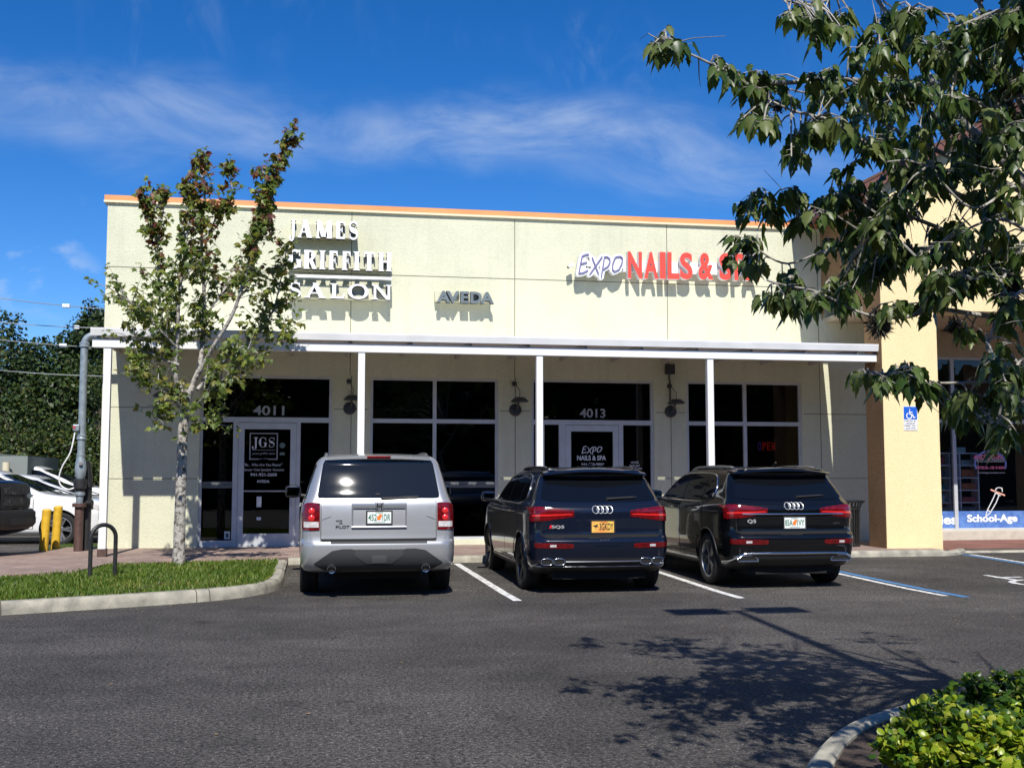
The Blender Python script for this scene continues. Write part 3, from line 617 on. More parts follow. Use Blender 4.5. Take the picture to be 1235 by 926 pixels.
# ------------------------------------------------------------------ canopy (part of the building)
CY = 20.7
mb = MB(); mb.box(-3.94, 11.02, CY, CY+.16, 3.88, 4.03); cn = mb.build('canopy', M['white'], bld)
g = MB(); g.prism([(CY-.07, 4.08), (CY-.01, 4.08), (CY-.01, 4.22), (CY-.09, 4.22), (CY-.09, 4.19)], -3.96, 11.06, 'x'); g.build('gutter', M['gutter'], cn)
dk = MB(); dk.prism([(CY+.055, 4.185), (WY, 4.27), (WY, 4.31), (CY+.055, 4.215)], -3.96, 11.0, 'x'); dk.build('roof_deck', M['white'], cn)
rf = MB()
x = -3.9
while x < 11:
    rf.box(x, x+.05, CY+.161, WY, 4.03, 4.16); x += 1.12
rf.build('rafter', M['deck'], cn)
sp = MB(); x = -3.95
while x < 10.9:            # packing blocks between beam and gutter; slots of light fall between them
    sp.box(x, x+.20, CY-.009, CY+.054, 4.16, 4.212); x += .37
sp.box(-3.95, 11.0, CY-.009, CY-.003, 4.15, 4.165)  # rod added only to tie the spacer blocks into one piece
sp.build('gutter_spacer', M['joint'], cn)
for x in (-3.68, .80, 4.15, 7.54):
    p = MB(); p.box(x-.063, x+.063, CY+.017, CY+.143, SW+.12, 3.878, bev=.006); ps = p.build('post', M['white'], cn)
    MB().box(x-.075, x+.075, CY+.005, CY+.155, SW+.001, SW+.14).build('post_base', M['concrete'] if x > -1 else M['rust'], ps)
# ------------------------------------------------------------------ wall signs
sg = wthing('salon_sign', 'three-line white serif channel-letter sign at the upper left of the wall', 'sign', (.5, WY, 5.2))
SY = WY-.36
def px(u): return 340+u/6.613
def pz(v): return 255+v/6.613
rows = (('JAMES', [(55, 110), (125, 240), (268, 400), (425, 508), (530, 608)], (66, 205), (80, 225)), ('GRIFFITH', [(45, 160), (172, 280), (298, 350), (372, 452), (478, 555), (570, 625), (650, 745), (768, 880)], (303, 450), (330, 482)), ('SALON', [(62, 160), (187, 358), (383, 510), (527, 697), (720, 880)], (562, 683), (590, 706)))
for word, spans, (t0, b0), (t1, b1) in rows:
    zt = (onY(px(60), pz(t0), SY).z+onY(px(spans[-1][1]), pz(t1), SY).z)/2; zb = (onY(px(60), pz(b0), SY).z+onY(px(spans[-1][1]), pz(b1), SY).z)/2
    for ch, (a, b_) in zip(word, spans):
        z1 = zb-(zt-zb)*.0 if ch != 'J' else zb-.0
        serif_box('letter', ch, onY(px(a), 300, SY).x, onY(px(b_), 300, SY).x, z1, zt, SY, .14, [M['white_sign'], M['return']], sg, .29 if word != 'SALON' else .19, .12)
    xa, xb = onY(px(50), 300, SY).x, onY(px(spans[-1][1]), 300, SY).x
    zc = (zt+zb)/2
    MB().box(xa+.03, xb-.06, WY-.21, WY-.03, zc-.13, zc+.13).build('raceway', M['cream'], sg)
za, zb = onY(px(500), pz(514), SY).z, onY(px(500), pz(534), SY).z
mb = MB(); mb.box(onY(px(105), 300, SY).x, onY(px(880), 300, SY).x, SY, SY+.14, zb, za); mb.build('underline_bar', [M['white_sign']], sg)
sa = wthing('product_sign', 'small dark grey capital-letter sign mounted low between the two large signs', 'sign', (3.0, WY, 5.2))
AY = WY-.30
for ch, (a, b_) in zip('AVEDA', [(155, 368), (303, 512), (527, 660), (682, 860), (838, 1052)]):
    text_box('letter', ch, onY(515+a/13, 358, AY).x, onY(515+b_/13, 358, AY).x, onY(560, 340+332/13, AY).z, onY(560, 340+148/13, AY).z, AY-(.0008 if ch == 'V' else 0), .13, [M['grey_sign'], M['return']], sa, .04)
xa, xb = onY(515+125/13, 358, WY-.17).x, onY(515+1005/13, 358, WY-.17).x
MB().box(xa, xb, WY-.17, WY-.02, 5.22, 5.42).build('raceway', M['cream'], sa)
se = wthing('nail_shop_sign', 'wide red and white channel-letter sign with a cloud-shaped script word on the right wall', 'sign', (7.4, WY, 5.9))
EY = WY-.30
o0 = onY(680, 290, EY); fxx = (onY(800, 290, EY).x-o0.x)/1235; fzz = (o0.z-onY(680, 360, EY).z)/720
mb = MB(); strokes(mb, epx(EXPO, fxx, fzz, o0.x, o0.z), .118, EY, .14, 0, 1); strokes(mb, epx([[(240, 170), (230, 380)], [(370, 230), (380, 380)], [(500, 210), (500, 330)], [(655, 200), (645, 330)], [(300, 280), (640, 270)]], fxx, fzz, o0.x, o0.z), .12, EY, .14, 0, 1)
scr = mb.build('script_backing', [M['white_sign'], M['gutter']], se)
mb = MB(); strokes(mb, epx(EXPO, fxx, fzz, o0.x, o0.z), .026, EY-.03, .012); mb.build('script_lettering', M['violet'], scr)
mb = MB(); strokes(mb, epx([[(70, 318), (112, 292)]], fxx, fzz, o0.x, o0.z), .055, EY, .14, 0, 1); mb.build('dash', [M['white_sign'], M['return']], se)
def p5(u): return 480+u/2.47
for ch, (a, b_) in zip('NAILS&SPA', [(685, 727), (733, 775), (780, 797), (803, 838), (840, 878), (895, 940), (957, 995), (1002, 1035), (1035, 1077)]):
    zt = onY(p5(a), 303.2+(a-685)*.0072, EY).z; zb = onY(p5(a), 335.6+(a-685)*.0072, EY).z
    text_box('letter', ch, onY(p5(a), 320, EY).x, onY(p5(b_), 320, EY).x, zb, zt, EY, .14, [M['red_sign'], M['gutter']], se, .035)
xa, xb = onY(p5(660), 320, EY).x, onY(p5(1070), 320, EY).x
MB().box(xa, xb, WY-.13, WY-.02, 5.97, 6.22).build('raceway', M['white_sign'], se)
# ------------------------------------------------------------------ wall lamps
def wall_lamp(x, z, label):
    t = wthing('wall_lamp', label, 'lamp', (x, WY, z), 'wall lamps under the canopy')
    b_ = MB(); b_.lathe([(0, WY-.001), (.13, WY-.001), (.13, WY-.03), (.10, WY-.06), (0, WY-.06)], 24, 'y', (x, 0, z)); b_.build('back_plate', M['lamp'], t, 40)
    a = MB(); a.tube([(x, WY-.05, z), (x+.02, WY-.16, z+.02), (x+.03, WY-.24, z+.16)], .022); a.build('arm', M['lamp'], t, 60)
    s_ = MB(); s_.lathe([(0, z+.25), (.10, z+.25), (.15, z+.21), (.185, z+.175), (.185, z+.155), (.15, z+.15), (0, z+.15)], 24, 'z', (x+.05, WY-.26, 0)); s_.build('shade', M['lamp'], t, 40)
    h = MB(); h.tube([(x-.02, WY-.03, z+.55), (x+.0, WY-.14, z+.50), (x+.06, WY-.22, z+.40), (x+.05, WY-.26, z+.25)], .007); h.lathe([(0, WY-.002), (.055, WY-.002), (.05, WY-.05), (0, WY-.06)], 16, 'y', (x-.02, 0, z+.55)); h.build('hanger', M['lamp'], t, 60)
    return t
wall_lamp(.66, 2.98, 'bronze wall lamp between the salon entrance and the first shop window'); wall_lamp(4.10, 2.98, 'bronze wall lamp between the first shop window and the nail shop entrance'); wall_lamp(7.49, 2.98, 'bronze wall lamp between the nail shop entrance and the right shop window'); wall_lamp(-3.05, 3.0, 'bronze wall lamp on the blank wall behind the young maple')
bx = wthing('junction_box', 'small grey junction box high on the wall above the right-hand wall lamp', 'utility box', (7.47, WY, 3.92)); mb = MB(); mb.bbox(7.37, 7.57, WY-.12, WY-.003, 3.78, 4.0, .01); mb.build('box_body', M['lamp'], bx); MB().tube([(7.47, WY-.03, 3.2), (7.47, WY-.03, 3.78)], .012).build('conduit', M['lamp'], bx)

# ------------------------------------------------------------------ arcade building on the right
ar = wthing('arcade_building', 'yellow and brown stucco arcade building with a hipped brown roof on the right', 'building', (14, 20.5, .16))
CX0, CX1, PY = 11.03, 12.22, 20.5
MB().box(CX0, CX1, PY, PY+.70, .02, 4.92).build('column', M['yellow'], ar); MB().box(18.2, 19.4, PY, PY+.70, .02, 4.92).build('column', M['yellow'], ar)
MB().box(CX0-.004, CX0-.001, PY+.01, PY+.70, .02, 4.92).build('column_side', M['brown'], ar)
MB().box(CX0, 19.4, PY, PY+.70, 4.92, 7.3).build('front_wall', M['yellow'], ar)
prof = [(PY, 4.92), (PY+.70, 4.92)]+[(21.2+.95*(1-math.cos(R(a))), 4.95+.62*math.sin(R(a))) for a in range(10, 171, 10)]+[(WY+.05, 4.95), (WY+.05, 7.3), (PY, 7.3)]
MB().prism(prof, CX0-.012, CX0-.002, 'x').build('side_arch', M['brown'], ar)
RY = 23.65
rw = (13.2, 18.0, .36, 4.34)
rxs, rzs = [12.3, rw[0], rw[1], 20], [0.1, rw[2], rw[3], 5.0]
wall_holes(rxs, rzs, [rw], RY, RY+.2).build('rear_wall', M['tan'], ar, fix=False)
MB().box(12.9, 13.15, WY, RY, .1, 5).build('return_wall', M['tan'], ar); MB().box(CX0+.05, 19.4, PY+.7, RY, 4.99, 5.1).build('arcade_ceiling', M['tan'], ar)
MB().box(12.9, 20, RY-.28, RY, .161, .345).build('window_ledge', mat('pale_ledge', (.55, .50, .42), .8, var=.2, vscale=6), ar)
f5 = glazing('shop_window', rw, [(14.47, .36, 4.30, .085), (16.35, .36, 4.30, .10)], [(2.86, rw[0]+.055, rw[1]-.055, .085)], y=RY+.06)
pane(rw[0]+.03, rw[1]-.03, .39, 4.30, RY+.06, f5, M['glass_r'])
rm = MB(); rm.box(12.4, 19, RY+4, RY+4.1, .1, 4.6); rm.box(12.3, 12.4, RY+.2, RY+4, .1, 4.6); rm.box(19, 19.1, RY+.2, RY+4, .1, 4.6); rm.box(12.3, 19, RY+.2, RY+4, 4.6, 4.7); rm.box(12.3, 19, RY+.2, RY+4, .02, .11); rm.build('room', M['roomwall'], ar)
MB().box(15.3, 16.6, RY+.9, RY+1.0, 2.9, 4.3).build('wood_panel', mat('reddish_wood', (.22, .10, .05), .6, var=.4, vscale=4), ar)
# graphics on that glass
ydr = RY+.052
bn = MB(); bn.box(13.30, 14.425, ydr, ydr+.003, .415, .80); bn.box(14.515, 16.29, ydr, ydr+.003, .415, .80); bn = bn.build('window_banner', M['banner'], f5)
ba, bb2 = onY(1168.5, 640, RY), onY(1229, 640, RY)
slab = MB()
def slabword(s_, xa, xb, name='lettering'):
    text_box(name, s_, xa, xb, .50, .72, ydr-.004, .003, M['white_sign'], bn, .035)
slabword('School-Age', ba.x, bb2.x); slabword('Parties', onY(1104, 640, RY).x, onY(1156, 640, RY).x)
lo = MB(); c0 = onY(1196, 556, RY); c1 = onY(1214.5, 556, RY); rx = (c1.x-c0.x); rzz = (onY(1196, 538, RY).z-c0.z)*.85
strokes(lo, [[(c0.x+rx*math.cos(R(a)), c0.z-.06+rzz*math.sin(R(a))) for a in range(200, -21, -10)]], .04, ydr, .002); arc = lo.build('logo_arc', mat('pale_blue_vinyl', (.25, .32, .66), .5), f5)
fig = MB()
fz = c0.z
strokes(fig, [[(c0.x-.26, fz+.0), (c0.x-.22, fz+.12)], [(c0.x-.15, fz+.08), (c0.x-.12, fz+.18)], [(c0.x-.05, fz+.12), (c0.x+.08, fz+.12)], [(c0.x+.05, fz), (c0.x+.09, fz+.3), (c0.x+.15, fz+.36)], [(c0.x+.12, fz+.28), (c0.x+.42, fz+.27)], [(c0.x+.18, fz+.02), (c0.x+.22, fz+.14), (c0.x+.3, fz+.05)], [(c0.x+.33, fz+.03), (c0.x+.38, fz+.13)]], .022, ydr, .002); fig.build('gymnast_figures', mat('skin_vinyl', (.62, .50, .42), .5), f5)
text_box('lettering', 'ACRO-FIT', onY(1175, 550, RY).x, onY(1217, 550, RY).x, onY(1196, 553.5, RY).z, onY(1196, 548.2, RY).z, ydr-.003, .002, M['pink'], f5, .05)
mb = MB(); mb.box(onY(1179.5, 550, RY).x, onY(1212, 550, RY).x, ydr, ydr+.002, onY(1196, 557, RY).z, onY(1196, 553.2, RY).z); gy_ = mb.build('lettering_band', mat('grey_white_vinyl', (.55, .56, .50), .5), f5)
text_box('lettering', 'GYMNASTICS', onY(1180.5, 550, RY).x, onY(1211, 550, RY).x, onY(1196, 556.4, RY).z, onY(1196, 553.8, RY).z, ydr-.004, .002, M['return'], gy_, .02)
text_box('lettering', '922-2100', onY(1178.5, 550, RY).x, onY(1215, 550, RY).x, onY(1196, 565.6, RY).z, onY(1196, 562, RY).z, ydr, .002, M['pink'], f5, .05)
text_box('lettering', 'acrofitgymnastics.com', onY(1180, 550, RY).x, onY(1213, 550, RY).x, onY(1196, 571, RY).z, onY(1196, 569, RY).z, ydr, .002, M['decal'], f5, .03)
gymn = MB(); q = lambda u, v: (onY(u, v, RY).x, onY(u, v, RY).z)
strokes(gymn, [[q(1197, 590.5), q(1213, 597)]], .035, ydr, .002); gymn.build('beam_graphic', mat('salmon_vinyl', (.75, .38, .30), .5), f5)
gymn = MB(); strokes(gymn, [[q(1202, 593), q(1203, 589), q(1206, 587.6), q(1210, 588.5), q(1210.5, 592.5)], [q(1202, 594), q(1208, 597.5)], [q(1202, 595), q(1199, 602), q(1192.5, 615), q(1190, 623)], [q(1206.5, 597), q(1203, 606), q(1196, 618), q(1190, 623.5)], [q(1193, 615), q(1196, 617)]], .022, ydr, .002); gymn.build('gymnast_graphic', M['decal'], f5)
# roof: gable facing the lot, brown eaves
RIDX, SL_, EX = 15.2, .53, 10.35
def rz(x): return 7.30+(SL_*(min(x, 2*RIDX-x)-EX))
MB().prism([(CX0, 7.301), (19.4, 7.301), (19.4, rz(19.4)-.18), (RIDX, rz(RIDX)-.18), (CX0, rz(CX0)-.18)], PY+.002, PY+.5, 'y').build('gable_wall', M['yellow'], ar)
roofm = mat('brown_roof_tiles', (.16, .075, .045), .8, var=.5, vscale=3, bump=.5, bscale=9)
rf = MB(); rf.prism([(EX, rz(EX)-.06), (RIDX, rz(RIDX)-.06), (2*RIDX-EX, rz(EX)-.06), (2*RIDX-EX, rz(EX)), (RIDX, rz(RIDX)), (EX, rz(EX))], PY-.22, 32, 'y'); rr_ = rf.build('roof', roofm, ar)
fbm = mat('brown_fascia', (.17, .065, .05), .6, var=.2, vscale=3)
fa = MB(); fa.box(EX-.03, EX+.03, PY-.24, 32, rz(EX)-.27, rz(EX)-.062); fa.prism([(EX+.031, rz(EX)-.27), (RIDX, rz(RIDX)-.24), (2*RIDX-EX, rz(EX)-.27), (2*RIDX-EX, rz(EX)-.062), (RIDX, rz(RIDX)-.062), (EX+.031, rz(EX)-.062)], PY-.24, PY-.20, 'y'); fa.box(EX+.031, CX0+.05, PY-.19, 32, rz(EX)-.12, rz(EX)-.09); fa.build('fascia', fbm, rr_)
# accessible-parking sign on the column
ads = wthing('accessible_parking_sign', 'blue and white accessible-parking sign screwed to the yellow column', 'sign', (11.6, PY, 2.73))
ax0, ax1, az0, az1 = 11.45, 11.75, 2.50, 2.98
MB().box(ax0, ax1, PY-.008, PY-.002, az0, az1).build('sign_plate', M['white_sign'], ads)
MB().box(ax0+.008, ax1-.008, PY-.011, PY-.0085, 2.72, az1-.008).build('blue_panel', M['blue_sign'], ads)
mb = MB(); cxs, czs = 11.60, 2.80
strokes(mb, [[(cxs-.03+.055*math.cos(R(a)), czs-.01+.055*math.sin(R(a))) for a in range(110, 371, 20)], [(cxs-.02, czs+.09), (cxs-.015, czs+.02), (cxs+.04, czs+.015), (cxs+.065, czs-.045), (cxs+.09, czs-.035)], [(cxs-.02, czs+.06), (cxs+.035, czs+.06)], [(cxs-.022, czs+.118), (cxs-.0215, czs+.119)]], .018, PY-.0125, .001); mb.build('wheelchair_symbol', M['white_sign'], ads)
for i, s_ in enumerate(('PARKING BY', 'DISABLED', 'PERMIT ONLY', '$250 FINE')): text_line('lettering', s_, 11.6, 2.672-.047*i, .032, PY-.010, .002, M['return'], ads, .01, 0, .25 if i % 2 == 0 else .2)
mb = MB(); fr = .006
for q4 in ((ax0+.01, ax1-.01, az0+.010, az0+.014), (ax0+.01, ax0+.014, az0+.014, 2.71), (ax1-.014, ax1-.01, az0+.014, 2.71)): mb.box(q4[0], q4[1], PY-.010, PY-.0085, q4[2], q4[3])
mb.build('sign_border', M['return'], ads)
# shelving in that window
shf = wthing('shelf_unit', 'white cube shelving full of boxes behind the right-hand window', 'shelf', (14.85, RY+.45, .11))
mb = MB(); X0, X1, Y0, Y1 = 14.02, 15.18, RY+.22, RY+.52; wsh = mat('white_shelf', (.85, .87, .88), .5)
zs_ = [.42+i*.285 for i in range(7)]
for x in (X0, 14.46, 14.72, X1): mb.box(x-.014, x+.014, Y0, Y1, .11, 2.13)
for z in zs_: mb.box(X0+.0145, X1-.0145, Y0+.002, Y1, z-.012, z+.012)
mb.build('shelf_frame', wsh, shf)
bincol = [(.30, .45, .5), (.55, .18, .08), (.45, .12, .12), (.08, .35, .26), (.38, .45, .42), (.62, .66, .66), (.10, .12, .16)]
binlab = ['pale blue', 'orange', 'dark red', 'green', 'grey-green', 'white', 'near-black']
for k, x in enumerate((14.24, 14.95)):
    for i, z in enumerate(zs_[:-1]):
        c = (i*3+k*2+1) % 7 if not (k == 1 and i == 3) else 1
        bo = MB(); wd = .12 if k == 0 else .17
        bo.bbox(x-wd, x+wd, Y0+.04, Y1-.04, z+.013, z+.13+.03*((i+k) % 3), .012)
        tag(bo.build('storage_box', mat('box_'+str(k)+str(i), bincol[c], .6, var=.4, vscale=14)), '%s box on the %s shelf level from the bottom, %s column' % (binlab[c], ('lowest', 'second', 'third', 'fourth', 'fifth', 'sixth')[i], ('left', 'right')[k]), 'box', 'boxes on the window shelving')
bo = MB(); bo.bbox(14.6, 14.9, Y0+.03, Y1-.03, 2.13, 2.27, .015); tag(bo.build('storage_box', mat('box_top', (.35, .50, .48), .5)), 'pale green tub standing on top of the window shelving', 'box', 'boxes on the window shelving')
def crv0(pts, n=5):
    P_ = [Vector(p) for p in pts]; out = []
    for i in range(len(P_)-1):
        a, b_, c, d = P_[max(i-1, 0)], P_[i], P_[i+1], P_[min(i+2, len(P_)-1)]
        for j in range(n): t = j/n; out.append(.5*((2*b_)+(c-a)*t+(2*a-5*b_+4*c-d)*t*t+(3*b_-a-3*c+d)*t**3))
    return out+[P_[-1]]
# ------------------------------------------------------------------ bike rack, bollards, riser pipe, bin
br = wthing('bike_rack', 'black inverted-U bicycle rack standing in the lawn', 'bike rack', (-2.98, 16.95, .13))
pts = [Vector((-3.13, 16.78, .05)), Vector((-3.13, 16.78, .72))]
ux = Vector((.30, .22, 0)); c = Vector((-3.13, 16.78, .72))+ux*.5; rad = ux.length/2
for a in range(170, -1, -10): pts.append(c+ux.normalized()*(rad*math.cos(R(a)))+Vector((0, 0, rad*math.sin(R(a)))))
pts.append(Vector((-3.13, 16.78, .05))+ux)
MB().tube(pts, .030, 12).build('rail', M['black'], br, 60)
fl = MB()
for p in (pts[0], pts[-1]): fl.cyl(p.x, p.y, .125, .150, .07, 18)
fl.build('base_flange', M['black'], br, 40)
def bollard(px_, py_, lab, top, lean):
    p = onZ(px_, py_, .13); t = wthing('bollard', lab, 'bollard', (p.x, p.y, .09), 'yellow bollards by the riser pipe')
    mb = MB(); h = top; mb.tube([(p.x, p.y, .05), (p.x+lean, p.y, .09+h)], .082, 20); mb.tube([(p.x+lean, p.y, .09+h), (p.x+lean, p.y, .09+h+.02), (p.x+lean, p.y, .09+h+.03)], [.082, .07, .02], 20)
    mb.build('post', M['bollard'], t, 50)
bollard(51.5, 668, 'yellow bollard nearest the black pickup, left of the pair', .86, .05); bollard(66, 665, 'yellow bollard nearest the riser pipe, right of the pair', .90, .04)
rp = wthing('riser_pipe', 'tall galvanised riser pipe with valve fittings bending over to the canopy', 'pipe', (-4.62, 22.4, .15))
Y = 22.4
def zq(py_): return onY(97, py_, Y).z
x0 = onY(98, 540, Y).x
def col(name, prof, m, par=rp, dx=0, dy=0): return MB().lathe([(0, prof[0][1])]+prof+[(0, prof[-1][1])], 22, 'z', (x0+dx, Y+dy, 0)).build(name, m, par, 40)
zt = zq(404)
up = MB(); up.tube([(x0, Y, zq(550)), (x0, Y, zt-.17)], .068, 20); up.tube([(x0+.17*(1-math.cos(R(a))), Y, zt-.17+.17*math.sin(R(a))) for a in range(0, 91, 10)]+[(x0+.75, Y, zt)], .066, 20); up.build('upper_pipe', M['galv'], rp, 50)
def ring(z, r_=.088, h=.05): col('pipe_coupling', [(r_*.9, z-h), (r_, z-h*.8), (r_, z-h*.15), (r_*.93, z), (r_, z+h*.15), (r_, z+h*.8), (r_*.9, z+h)], M['galv'])
ring(zt-.19, .092, .05); ring(zq(527)); ring(zq(549), .082, .03)
MB().tube([(x0+.19, Y, zt), (x0+.27, Y, zt)], .09, 20).build('pipe_coupling', M['galv'], rp, 40)
iron = mat('blackened_iron', (.025, .025, .026), .5, var=.4, vscale=12)
col('valve_body', [(.074, zq(549)), (.078, zq(553)), (.098, zq(558)), (.105, zq(566)), (.095, zq(573)), (.074, zq(577))], M['galv'])
MB().tube([(x0, Y, zq(562)), (x0+.02, Y-.10, zq(560)), (x0+.02, Y-.14, zq(559))], [.03, .03, .035], 14).build('test_port', iron, rp, 50)
col('check_valve', [(.08, zq(577)), (.118, zq(578)), (.122, zq(583)), (.116, zq(589)), (.085, zq(590)), (.085, zq(593))], iron)
col('lower_spool', [(.080, zq(593)), (.095, zq(594)), (.095, zq(597)), (.068, zq(598)), (.066, zq(607))], M['galv'])
bk = MB(); bk.tube([(x0+.06, Y+.20, zq(556)), (x0+.08, Y+.22, zq(575)), (x0+.08, Y+.22, .05)], [.075, .10, .095], 18)
for z_ in (zq(585), zq(612)): bk.tube([(x0+.08, Y+.22, z_-.04), (x0+.08, Y+.22, z_+.04)], .13, 18)
bk.tube([(x0+.08, Y+.10, zq(607)), (x0+.22, Y+.05, zq(606))], [.05, .06], 12); bk.build('drain_riser', iron, rp, 50)
col('base_pipe', [(.082, .05), (.082, zq(611)), (.13, zq(611)), (.13, zq(607)), (.07, zq(606.6))], M['rust'])
sw = MB(); zs1 = zq(516); sw.bbox(x0-.14, x0-.02, Y-.14, Y-.055, zs1-.06, zs1+.06, .012); tb = sw.build('flow_switch', M['galv'], rp); MB().bbox(x0-.135, x0-.085, Y-.148, Y-.141, zs1-.02, zs1+.03, .003).build('switch_cover', mat('red_cover', (.40, .06, .05), .5), tb)
hs_ = MB(); hs_.tube(crv0([(x0-.10, Y-.09, zs1-.06), (x0-.17, Y-.10, zq(545)), (x0-.31, Y-.08, zq(562)), (x0-.37, Y-.05, zq(575)), (x0-.34, Y-.04, zq(585)), (x0-.20, Y-.06, zq(590)), (x0-.09, Y-.05, zq(588))]), .014, 8); hs_.build('cable', M['white'], rp, 60)
# litter bin beside the column
tb = wthing('litter_bin', 'black slatted steel litter bin beside the brown column', 'bin', (10.62, 21.3, SW))
cx_, cy_ = 10.60, 21.3
li = MB(); li.lathe([(0, .22), (.21, .22), (.235, .98), (.20, .98)], 28, 'z', (cx_, cy_, 0)); li.build('liner', M['dark'], tb, 40)
sl = MB()
for k in range(26):
    a = 2*math.pi*k/26; ca, sa_ = math.cos(a), math.sin(a); tx, ty = -sa_*.017, ca*.017
    pr = [(.245, .24), (.262, .95), (.30, 1.03), (.345, 1.09)]
    vs = []
    for r_, z in pr: vs += [(cx_+ca*r_-tx, cy_+sa_*r_-ty, z), (cx_+ca*r_+tx, cy_+sa_*r_+ty, z), (cx_+ca*(r_-.008)+tx, cy_+sa_*(r_-.008)+ty, z), (cx_+ca*(r_-.008)-tx, cy_+sa_*(r_-.008)-ty, z)]
    fs = []
    for i in range(3):
        for j in range(4): fs.append((i*4+j, i*4+(j+1) % 4, (i+1)*4+(j+1) % 4, (i+1)*4+j))
    sl.add(vs, fs)
sl.build('slats', M['black'], tb)
rg = MB(); rg.lathe([(.335, 1.07), (.36, 1.085), (.36, 1.11), (.335, 1.11), (.335, 1.07)], 32, 'z', (cx_, cy_, 0)); rg.lathe([(.25, .93), (.272, .93), (.272, .965), (.25, .965), (.25, .93)], 32, 'z', (cx_, cy_, 0)); rg.lathe([(.22, SW+.001), (.25, SW+.001), (.258, .26), (.22, .26)], 32, 'z', (cx_, cy_, 0)); rg.build('rim', M['black'], tb, 40)
# lamp post to the right of the view; only its shadow reaches the picture
lp = wthing('lamp_post', 'tall twin-headed lot lamp post standing right of the view, seen by its shadow', 'lamp post', (5.62, 4.72, .09))
lx, ly = 4.29, 4.65
lx, ly = 12.81, 12.81
tip = onZ(890, 737, 0); Hh = 9.2; k = Hh/math.tan(SUN_EL); bx_, by_ = tip.x-k*math.sin(SUN_AZ), tip.y-k*math.cos(SUN_AZ)
lp.location = (bx_, by_, .08)
MB().tube([(bx_, by_, .08), (bx_, by_, Hh)], [.085, .055], 14).build('pole', M['lamp'], lp, 60)
MB().cyl(bx_, by_, .0, .75, .24, 20).build('concrete_base', M['concrete'], lp, 40)
for sx_ in (-1, 1):
    hd = MB(); hd.bbox(bx_+(.15 if sx_ > 0 else -.85), bx_+(.85 if sx_ > 0 else -.15), by_-.24, by_+.24, Hh-.02, Hh+.12, .02); hd.box(bx_-.15, bx_+.15, by_-.03, by_+.03, Hh, Hh+.06); hd.build('lamp_head', M['lamp'], lp)
# enclosure far left
en = wthing('service_enclosure', 'beige rendered service enclosure wall behind the parked white cars', 'wall', (-10, 34, .07))
p0, p1 = onY(-20, 575, 34), onY(33, 549, 34)
mb = MB(); mb.box(p0.x-3, p1.x-1.0, 34, 38, .05, p1.z-.05); mb.box(p0.x-3.05, p1.x-.95, 33.95, 38.05, p1.z-.05, p1.z+.06); mb.build('rendered_wall', M['cream'], en)
MB().box(p1.x-.985, p1.x, 34.05, 38, .05, p1.z-.02).build('grey_panel', mat('grey_panel', (.20, .22, .21), .8), en)
q = onY(7, 570, 33.8); MB().tube([(q.x, 33.8, .05), (q.x, 33.8, p1.z-.2)], .10, 14).build('drain_pipe', mat('cream_pipe', (.62, .56, .40), .6), en, 60)
# overhead cables
cabm = mat('pale_cable', (.30, .31, .32), .6)
for i, (pa, pb) in enumerate((((-60, 350), (150, 374)), ((-60, 382), (150, 396)), ((-60, 402), (150, 420)), ((-60, 440), (150, 454)))):
    Yc = 32+i*.5; a, b_ = onY(*pa, Yc), onY(*pb, Yc); b_.x += 0
    ext = (b_-a)
    n = 14; pts = []
    for j in range(n+1):
        t = -.6+2.0*j/n; pts.append(a+ext*t-Vector((0, 0, .25*(1-(2*(t)-1)**2)*.3)))
    cb = wthing('overhead_cable', ['highest of the pale overhead cables, crossing in front of the dark trees at the left', 'second overhead cable from the top, crossing the dark trees at the left', 'third overhead cable from the top, crossing the dark trees at the left', 'lowest of the overhead cables, crossing the dark trees at the left'][i], 'cable', pts[0], 'overhead cables at the left')
    MB().tube(pts, .011, 6).build('wire', cabm, cb, 60)
    if i < 3:
        m_ = onY((92, 104, 90)[i], 0, Yc); t = (m_.x-a.x)/ext.x; pc = a+ext*t-Vector((0, 0, .25*(1-(2*t-1)**2)*.3)); mb = MB(); mb.bbox(pc.x-.10, pc.x+.10, pc.y-.05, pc.y+.05, pc.z-.05, pc.z+.05, .015); mb.build('splice_case', M['white'], cb)
# ------------------------------------------------------------------ vehicles: horizontal slices lofted into a body, panels laid on that surface
def pchip(xs, ys, x):
    xs = np.asarray(xs, float); ys = np.asarray(ys, float); h = np.diff(xs); d = np.diff(ys)/h; m = np.zeros(len(xs)); m[0], m[-1] = d[0], d[-1]
    for i in range(1, len(xs)-1):
        if d[i-1]*d[i] > 0: w1, w2 = 2*h[i]+h[i-1], h[i]+2*h[i-1]; m[i] = (w1+w2)/(w1/d[i-1]+w2/d[i])
    k = int(np.clip(np.searchsorted(xs, x)-1, 0, len(xs)-2)); t = (x-xs[k])/h[k]
    return (2*t**3-3*t**2+1)*ys[k]+(t**3-2*t**2+t)*h[k]*m[k]+(-2*t**3+3*t**2)*ys[k+1]+(t**3-t**2)*h[k]*m[k+1]
def carpaint(name, c, metal=.0, rough=.3, coat=1, flake=0):
    m = mat(name, c, rough, metal, coat=coat, spec=(.5 if metal else .08))
    return m
